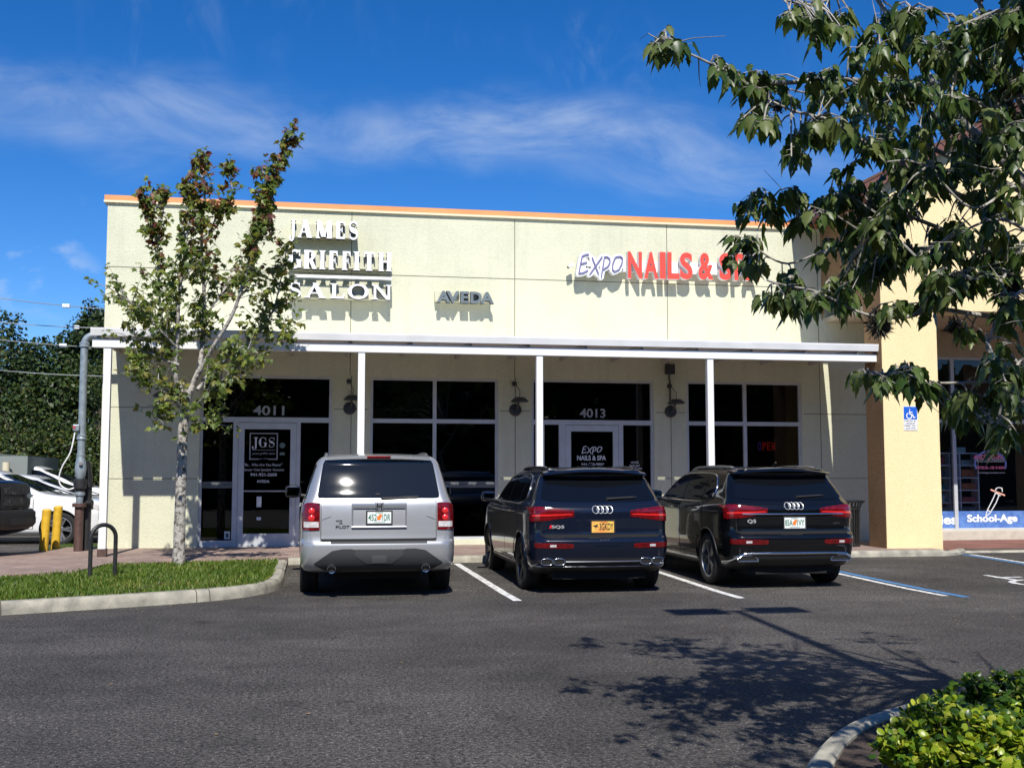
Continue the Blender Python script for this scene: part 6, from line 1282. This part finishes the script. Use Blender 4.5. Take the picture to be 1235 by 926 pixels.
# boughs read off the photo: pixel x, pixel y, distance
B = [([(1370, 420, 5.45), (1330, 330, 5.5), (1260, 245, 5.6), (1190, 175, 5.7), (1140, 120, 5.8), (1095, 55, 5.9), (1045, -20, 6.0), (1000, -80, 6.0)], .075, 8),
     ([(1330, 330, 5.5), (1270, 200, 5.3), (1220, 100, 5.2), (1180, 0, 5.2), (1150, -90, 5.2)], .06, 9),
     ([(1260, 245, 5.6), (1180, 205, 5.9), (1105, 170, 6.1), (1050, 140, 6.3), (1010, 120, 6.3), (960, 110, 6.3)], .035, 9),
     ([(1140, 120, 5.8), (1080, 105, 5.5), (1010, 95, 5.3), (950, 100, 5.2), (905, 97, 5.2), (868, 82, 5.2), (838, 68, 5.2), (815, 58, 5.2), (800, 52, 5.2)], .030, 4.0),
     ([(1250, 250, 5.6), (1170, 240, 5.3), (1100, 205, 5.2), (1040, 170, 5.1), (1000, 145, 5.1), (960, 135, 5.1), (930, 122, 5.1)], .030, 6),
     ([(1330, 360, 5.5), (1260, 330, 5.4), (1190, 300, 5.4), (1120, 270, 5.5), (1060, 250, 5.5), (1000, 245, 5.5), (965, 248, 5.5), (925, 240, 5.5)], .032, 8),
     ([(1190, 300, 5.4), (1110, 300, 5.7), (1050, 305, 5.9), (1000, 302, 6.0), (950, 318, 6.0), (915, 302, 6.0)], .026, 6),
     ([(1370, 420, 5.45), (1300, 400, 5.2), (1235, 388, 5.1), (1170, 378, 5.1), (1125, 372, 5.1), (1100, 381, 5.1), (1070, 383, 5.1), (1035, 376, 5.1), (985, 352, 5.2), (950, 345, 5.3), (925, 338, 5.3)], .030, 7),
     ([(1260, 200, 5.5), (1215, 230, 5.0), (1170, 250, 4.9), (1120, 200, 4.9)], .022, 13), ([(1280, 150, 5.5), (1235, 170, 5.0), (1190, 130, 4.8), (1150, 110, 4.8)], .022, 13), ([(1300, 330, 5.4), (1240, 280, 5.0), (1200, 265, 4.9), (1150, 285, 4.9), (1105, 310, 4.9)], .022, 13), ([(1290, 250, 5.4), (1240, 230, 4.8), (1215, 190, 4.7), (1205, 160, 4.7)], .022, 13), ([(1240, 60, 4.9), (1195, 40, 4.8), (1150, 20, 4.8), (1100, 10, 4.8)], .022, 12), ([(1300, 380, 5.3), (1240, 350, 4.9), (1205, 380, 4.8), (1190, 420, 4.8)], .022, 12), ([(1370, 430, 5.45), (1320, 450, 5.2), (1260, 455, 5.0), (1190, 460, 5.0), (1130, 462, 5.0), (1095, 458, 5.0), (1060, 450, 5.0), (1045, 452, 5.0)], .022, 7),
     ([(1330, 450, 5.3), (1270, 470, 5.3), (1215, 490, 5.3), (1170, 505, 5.3), (1140, 490, 5.3)], .022, 9),
     ([(1300, 400, 5.2), (1250, 420, 5.0), (1220, 450, 4.9), (1205, 500, 4.9)], .020, 9),
     ([(1150, -90, 5.2), (1080, -60, 5.0), (1030, -20, 4.9), (985, 5, 4.9), (945, 0, 4.9)], .026, 8),
     ([(1270, 200, 5.3), (1245, 120, 4.9), (1240, 60, 4.7), (1230, 10, 4.5)], .03, 7), ([(1260, 260, 5.6), (1230, 300, 5.0), (1200, 345, 4.9), (1160, 330, 4.9), (1120, 340, 4.9)], .024, 9),
     ([(1190, 175, 5.7), (1130, 215, 5.3), (1075, 245, 5.2), (1045, 290, 5.2)], .022, 9), ([(1220, 100, 5.2), (1160, 70, 5.0), (1110, 60, 4.9), (1060, 40, 4.9)], .024, 9),
     ([(1000, -80, 6.0), (900, -120, 6.1), (820, -140, 6.2)], .03, 5), ([(1150, -90, 5.2), (1100, -220, 5.1), (1020, -330, 5.0), (960, -420, 5)], .045, 7), ([(1180, 0, 5.2), (1260, -140, 5.4), (1290, -300, 5.6)], .05, 6), ([(1370, 420, 5.4), (1480, 250, 5.3), (1560, 60, 5.2), (1600, -120, 5.2)], .06, 6), ([(1480, 250, 5.3), (1420, 60, 4.6), (1380, -120, 4.2)], .04, 6), ([(1100, -220, 5.1), (1180, -380, 5.2), (1200, -480, 5.2)], .03, 6)]
def tuft(p, q, nl):
    "a twig with a drooping bunch of leaves at its end"
    mid = (p+q)/2+Vector((0, 0, .02)); tw.tube([p, mid, q], [.006, .0045, .003], 5)
    for _ in range(nl):
        t = random.uniform(.62, 1.05); b_ = p+(q-p)*t; out = Vector((random.gauss(0, 1), random.gauss(0, 1), 0)).normalized()
        pe = random.uniform(.02, .06); e = b_+out*pe+Vector((0, 0, random.uniform(-.035, .01))); tw.tube([b_, e], .0013, 3, cap=False)
        dd = (out*random.uniform(.15, .75)+Vector((0, 0, -random.uniform(.45, 1.1)))).normalized()
        upv = out*.9+Vector((0, 0, .5))+rvec(.25)
        lv.add(e, dd, upv, random.uniform(.062, .118), random.choice((0, 0, 1, 1, 2, 2)), random.uniform(.50, .85))
BP = []
for pts, r0, dens in B:
    c = crv([FP(*p) for p in pts], 6); n = len(c); tr.tube(c, [max(.006, r0*.56*(1-.85*i/(n-1))) for i in range(n)], 8); BP += c
    L = sum((c[i+1]-c[i]).length for i in range(n-1))
    for j in range(int(L*2.2)):        # bare grey twigs
        i = random.randint(int(n*.2), n-1); p = c[i]; d = (rvec()+Vector((0, 0, .2))).normalized(); tw.tube([p, p+d*.12+rvec(.02), p+d*random.uniform(.15, .32)+rvec(.03)], [.004, .0025, .0012], 4)
def bunch(q, nl):
    p = min(BP, key=lambda b_: (b_-q).length_squared); v = q-p; ln = v.length
    if ln > .34: p = q-v*(.34/ln)+Vector((0, 0, .03)); tw.tube([p-v*min(1, (ln-.34)/ln), p-v*.4*min(1, (ln-.34)/ln)+Vector((0, 0, .04)), p], [.0055, .0045, .004], 5)
    tuft(p, q, nl)
# where the foliage hangs: pixel ellipse and how many bunches
CL = [(803, 48, 24, 20, 9), (866, 78, 18, 14, 5), (915, 115, 32, 36, 20), (985, 25, 50, 26, 22), (1030, 120, 52, 62, 58), (960, 160, 28, 30, 10), (1110, 50, 62, 50, 52), (1120, 160, 62, 66, 76), (1195, 60, 46, 55, 46), (1200, 190, 44, 70, 62), (1035, 225, 42, 26, 24), (1100, 270, 60, 42, 46), (1180, 300, 50, 40, 44), (1040, 290, 48, 30, 28), (940, 248, 46, 24, 22), (905, 300, 30, 22, 16), (950, 352, 36, 22, 20), (1020, 345, 32, 22, 18), (1065, 320, 36, 22, 14), (1095, 360, 26, 12, 6), (1140, 340, 30, 18, 12), (1050, 452, 16, 16, 5), (1084, 447, 26, 15, 12), (1114, 456, 14, 12, 4), (1152, 488, 24, 20, 11), (1215, 440, 18, 60, 26), (1218, 370, 18, 24, 12), (1216, 515, 17, 22, 10), (1160, 398, 14, 10, 2), (1218, 15, 20, 30, 14),
      (1000, -90, 90, 50, 40), (880, -100, 70, 40, 22), (1130, -120, 110, 60, 55)]
for cx_, cy2, rx_, ry_, nb in CL:
    for _ in range(max(3, int(nb*.84))):
        a = random.uniform(0, 6.28); u = math.sqrt(random.random())*1.05; px_, py_ = cx_+rx_*u*math.cos(a), cy2+ry_*u*math.sin(a)
        q0 = FP(px_, py_, 5.3); near = min(BP, key=lambda b_: (b_.x/b_.y-q0.x/q0.y)**2+((b_.z-1.6)/b_.y-(q0.z-1.6)/q0.y)**2)
        bunch(FP(px_, py_, max(4.5, near.y+random.gauss(0, .16))), random.randint(5, 9))
# the crown goes on overhead, outside the picture; its shade falls on the lot
for bx0, bx1, by0, by1, bz0, bz1, nb in ((3.5, 4.9, 1.1, 2.5, 4.2, 5.0, 150), (1.7, 3.3, 2.3, 3.3, 3.5, 4.1, 85), (1.5, 3.2, 3.1, 4.2, 3.5, 4.2, 80), (2.2, 4.4, 4.2, 5.4, 4.35, 5.2, 100), (3.2, 5.0, 4.6, 6.0, 4.9, 5.9, 45)):
    c0 = Vector((4.7, 5.2, 3.4)); hubs = [Vector((random.uniform(bx0, bx1), random.uniform(by0, by1), random.uniform(bz0, bz1))) for _ in range(6)]
    for h_ in [h for h in hubs if (h.z-.15-CAMH)/max(h.x*math.sin(YAW)+h.y*math.cos(YAW), .1) > .46]: pth = crv([c0, (c0+h_)/2+Vector((0, 0, .35)), h_], 6); tr.tube(pth, [.04]*3+[.02]*5+[.008]*5, 6); BP += pth
    for _ in range(nb):
        q = random.choice(hubs)+Vector((random.gauss(0, .32), random.gauss(0, .30), random.gauss(0, .22)))
        fwd = q.x*math.sin(YAW)+q.y*math.cos(YAW)
        if (q.z-.28-CAMH)/max(fwd, .1) > .47: bunch(q, random.randint(7, 11))
tr.build('trunk', barkl, fm_, 60); tw.build('twigs', barkl, fm_, 60)
FL = [leafmat('dark_maple_leaf', (.042, .082, .018), .26, .38), leafmat('mid_maple_leaf', (.075, .120, .028), .28, .38), leafmat('light_maple_leaf', (.15, .19, .06), .32, .40)]
lv.build('crown', FL, fm_)
mo = MB()
for (px_, py_, Y_, rr_) in ((1205, 140, 5.15, .13), (1225, 100, 5.15, .10), (1060, 392, 5.1, .085), (1215, 345, 5.0, .12), (1120, 345, 5.0, .05), (1085, 245, 5.3, .06), (938, 128, 5.2, .04), (1150, 395, 5.1, .05), (1010, 358, 5.2, .05)):
    c = FP(px_, py_, Y_)
    for _ in range(int(620*(rr_/.12)**1.5)):
        d = rvec(); a = c+d*rr_*random.uniform(0, .45); e = c+d*rr_*random.uniform(.45, .95)+rvec(.03); s_ = d.orthogonal().normalized()*.0012
        mo.add([a-s_, a+s_, (a+e)/2+rvec(.012)+s_*.6, e], [(0, 1, 2), (0, 2, 3)])
tag(mo.build('moss_tufts', mat('ball_moss', (.060, .058, .045), .9), fm_, fix=False), kind='stuff')
# ---- round-leaved shrubs on the island at the lower right
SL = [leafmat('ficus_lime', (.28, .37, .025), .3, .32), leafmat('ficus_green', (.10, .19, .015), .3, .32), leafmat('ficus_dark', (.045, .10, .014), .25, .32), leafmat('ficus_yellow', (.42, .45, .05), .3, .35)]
def shrub(label, c, rx, ry, h, nst, mix, ls=(.028, .046)):
    t = wthing('round_leaved_shrub', label, 'shrub', (c[0], c[1], .085), 'round-leaved shrubs on the planting bed'); st = MB(); lv = Leaves('round')
    for k in range(nst):
        a = random.uniform(0, 6.28); u = math.sqrt(random.random()); ex, ey = c[0]+rx*u*math.cos(a), c[1]+ry*u*math.sin(a); hh = h*(1-.50*u*u)*random.uniform(.72, 1.08)
        p0 = Vector((c[0]+rx*u*.45*math.cos(a)+random.gauss(0, .03), c[1]+ry*u*.45*math.sin(a)+random.gauss(0, .03), .07)); p1 = Vector((ex, ey, .085+hh)); m_ = (p0+p1)/2+Vector((0, 0, .06))+rvec(.03)
        path = crv([p0, m_, p1], 4); st.tube(path, [.006-.004*i/(len(path)-1) for i in range(len(path))], 5)
        for i in range(2, len(path)):
            for _ in range(3 if i < len(path)-1 else 5):
                d = (rvec()*.75+Vector((0, -.12, .45))).normalized(); p = path[i]+rvec(.018); lv.add(p, d, Vector((random.gauss(0, .4), random.gauss(-.3, .4), 1)), random.uniform(*ls), random.choices((0, 1, 2, 3), mix)[0], random.uniform(.95, 1.2))
    st.build('stems', bark_d, t, 60); lv.build('foliage', SL, t); return t
s1 = onZ(1135, 926, .25)
shrub('round-leaved shrub at the front of the planting bed, sunlight painted into its lime leaves', (3.02, 4.98), .36, .42, .43, 280, (6, 4, 2, 3))  # sunlight painted in: mix favours the lime and yellow leaves
shrub('round-leaved shrub behind the sunlit lime one, shade painted into its dark green leaves', (3.85, 5.78), .60, .40, .39, 330, (1, 3, 6, .3)); shrub('round-leaved shrub at the right edge beside the lime one, shade painted into its leaves', (3.66, 5.22), .36, .36, .37, 240, (1, 4, 5, .5))  # tree shade painted in: both mixes favour the darker leaves
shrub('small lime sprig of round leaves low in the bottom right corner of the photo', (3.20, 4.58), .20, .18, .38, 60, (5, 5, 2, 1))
# ---- background trees beyond the side lot
BL = [leafmat('oak_dark', (.027, .050, .014), .18, .5), leafmat('oak_mid', (.046, .080, .018), .2, .5), leafmat('oak_light', (.065, .095, .018), .2, .5), leafmat('oak_yellow', (.11, .115, .02), .2, .5)]
def bigtree(label, px_, Y_, ztop, rad, n, mix, zlow=.6, group='trees beyond the side lot', size=(.16, .34), lobes=9, name='oak_tree'):
    p = onY(px_, 560, Y_); t = wthing(name, label, 'tree', (p.x, Y_, .07), group); tk = MB(); lv = Leaves('x'); c0 = Vector((p.x, Y_, .0))
    tk.tube(crv([c0, c0+Vector((.1, 0, ztop*.3)), c0+Vector((-.1, .1, ztop*.62))]), [.30]*4+[.24]*4+[.15]*3, 10)
    lob = []
    for k in range(lobes):
        a = random.uniform(0, 6.28); hz_ = random.uniform(zlow+rad*.3, ztop-rad*.35); rr_ = rad*random.uniform(.38, .62)*(1-.35*abs(hz_/ztop-.5)); off = random.uniform(.1, .75)*rad
        lc = c0+Vector((off*math.cos(a), off*math.sin(a), hz_)); lob.append((lc, rr_)); tk.tube(crv([c0+Vector((0, 0, min(hz_*.6, ztop*.55))), (c0+lc)/2+Vector((0, 0, hz_*.35)), lc]), [.11]*4+[.08]*4+[.03]*1, 6)
    lob.append((c0+Vector((0, 0, ztop-rad*.4)), rad*.42))
    size = (size[0]*.66, size[1]*.66)
    for k in range(int(n*1.9)):
        lc, rr_ = random.choice(lob); d = rvec(); f = random.random()**.35; p_ = lc+Vector((d.x*rr_, d.y*rr_, d.z*rr_*.85))*f+rvec(.12)
        if p_.z < zlow*.5: continue
        lv.add(p_, (d+rvec(.9)+Vector((0, 0, -.2))).normalized(), d+Vector((0, 0, .5)), random.uniform(*size), random.choices((0, 1, 2, 3), mix)[0], 1.3)
    for lc, rr_ in lob:       # sprays past the outline
        for _ in range(10):
            d = (rvec()+Vector((0, 0, .35))).normalized(); q = lc+d*rr_*random.uniform(1.0, 1.22); tk.tube([lc+d*rr_*.6, q], [.02, .006], 4)
            for _ in range(14): lv.add(q+rvec(.18), rvec(), Vector((0, 0, 1)), random.uniform(*size)*.8, random.choices((0, 1, 2, 3), mix)[0], 1.2)
    tk.build('trunk', bark_d, t, 60); lv.build('crown', BL, t); return t
bigtree('tall sparse oak with bare pale limbs at the far left edge of the photo', -6, 45, 8.0, 2.2, 3000, (6, 4, 1, .3), size=(.14, .28), lobes=8)
bigtree('broad dark oak standing left of the riser pipe', 40, 47, 7.2, 2.6, 6000, (6, 4, 1.2, .4))
bigtree('tall dark oak standing right against the left end of the shop wall', 116, 50, 8.9, 2.1, 4600, (7, 4, .8, .2), zlow=2.5)
bigtree('lower oak filling in behind the riser pipe', 78, 44, 5.7, 2.2, 5200, (5, 5, 2, .6))
bigtree('lighter green tree close behind the canopy post', 122, 40, 5.6, 2.1, 5600, (3, 5, 4, 1.6), size=(.12, .24))
bigtree('low bushy tree behind the service enclosure', 16, 42, 4.6, 2.3, 4800, (5, 5, 2, .8), size=(.12, .26))
bigtree('low yellowish bushy tree between the enclosure and the riser pipe', 62, 39.5, 3.6, 1.9, 4200, (4, 5, 3, 2), zlow=.3, size=(.10, .22))
bigtree('dark oak beyond the left edge of the photo', -70, 44, 7.5, 3.0, 4000, (6, 4, 1, .3))
# woodland belt behind the photographer; it is what the shop glass and the cars mirror
lv = Leaves('x')
for k in range(30000):
    x = random.uniform(-32, 42); lob = 9.0+2.6*math.sin(x*.45)+1.5*math.sin(x*1.3+1); z = random.uniform(0, 1)*max(7.5, lob); y = -16+random.gauss(0, 1.6)-(2.0 if z > 5 else 0)
    lv.add(Vector((x, y, z)), rvec(), rvec(), random.uniform(.7, 1.3), random.choices((0, 1, 2, 3), (6, 4, 1, .2))[0], 1.3)
tag(lv.build('far_wood', BL, None), 'belt of dark trees across the lot behind the camera, mirrored in the shop glass', 'trees', kind='stuff')
hd = MB(); hd.box(-40, 50, -20, -18.5, 0, 4.5); 
# ---- fallen leaves and grit by the kerbs
V = []; F = []
for k in range(420):
    if random.random() < .6: x = random.uniform(-.42, .35); y = random.choice((random.uniform(16, 19.8), random.uniform(19.2, 19.85)))
    else: x, y = random.uniform(-3, 9), random.uniform(7, 19.8)
    z = gz(y)+.006; a = random.uniform(0, 6.28); s_ = random.uniform(.008, .022); b0 = len(V); ca, sa = math.cos(a)*s_, math.sin(a)*s_
    V += [(x-ca, y-sa, z), (x+sa*.6, y-ca*.6, z+.004), (x+ca, y+sa, z+.002), (x-sa*.6, y+ca*.6, z)]; F.append((0+b0, 1+b0, 2+b0, 3+b0))
tag(meshobj('leaf_litter', V, F, mat('dry_leaf', (.24, .17, .09), .8, var=.5, vscale=30)), 'dry leaf bits and grit scattered along the kerb and asphalt', 'litter', kind='stuff')
# ------------------------------------------------------------------ finish: move world-written parts under their thing's base
for o in WORLD:
    for ch in o.children: ch.location = Vector(ch.location)-Vector(o.location)
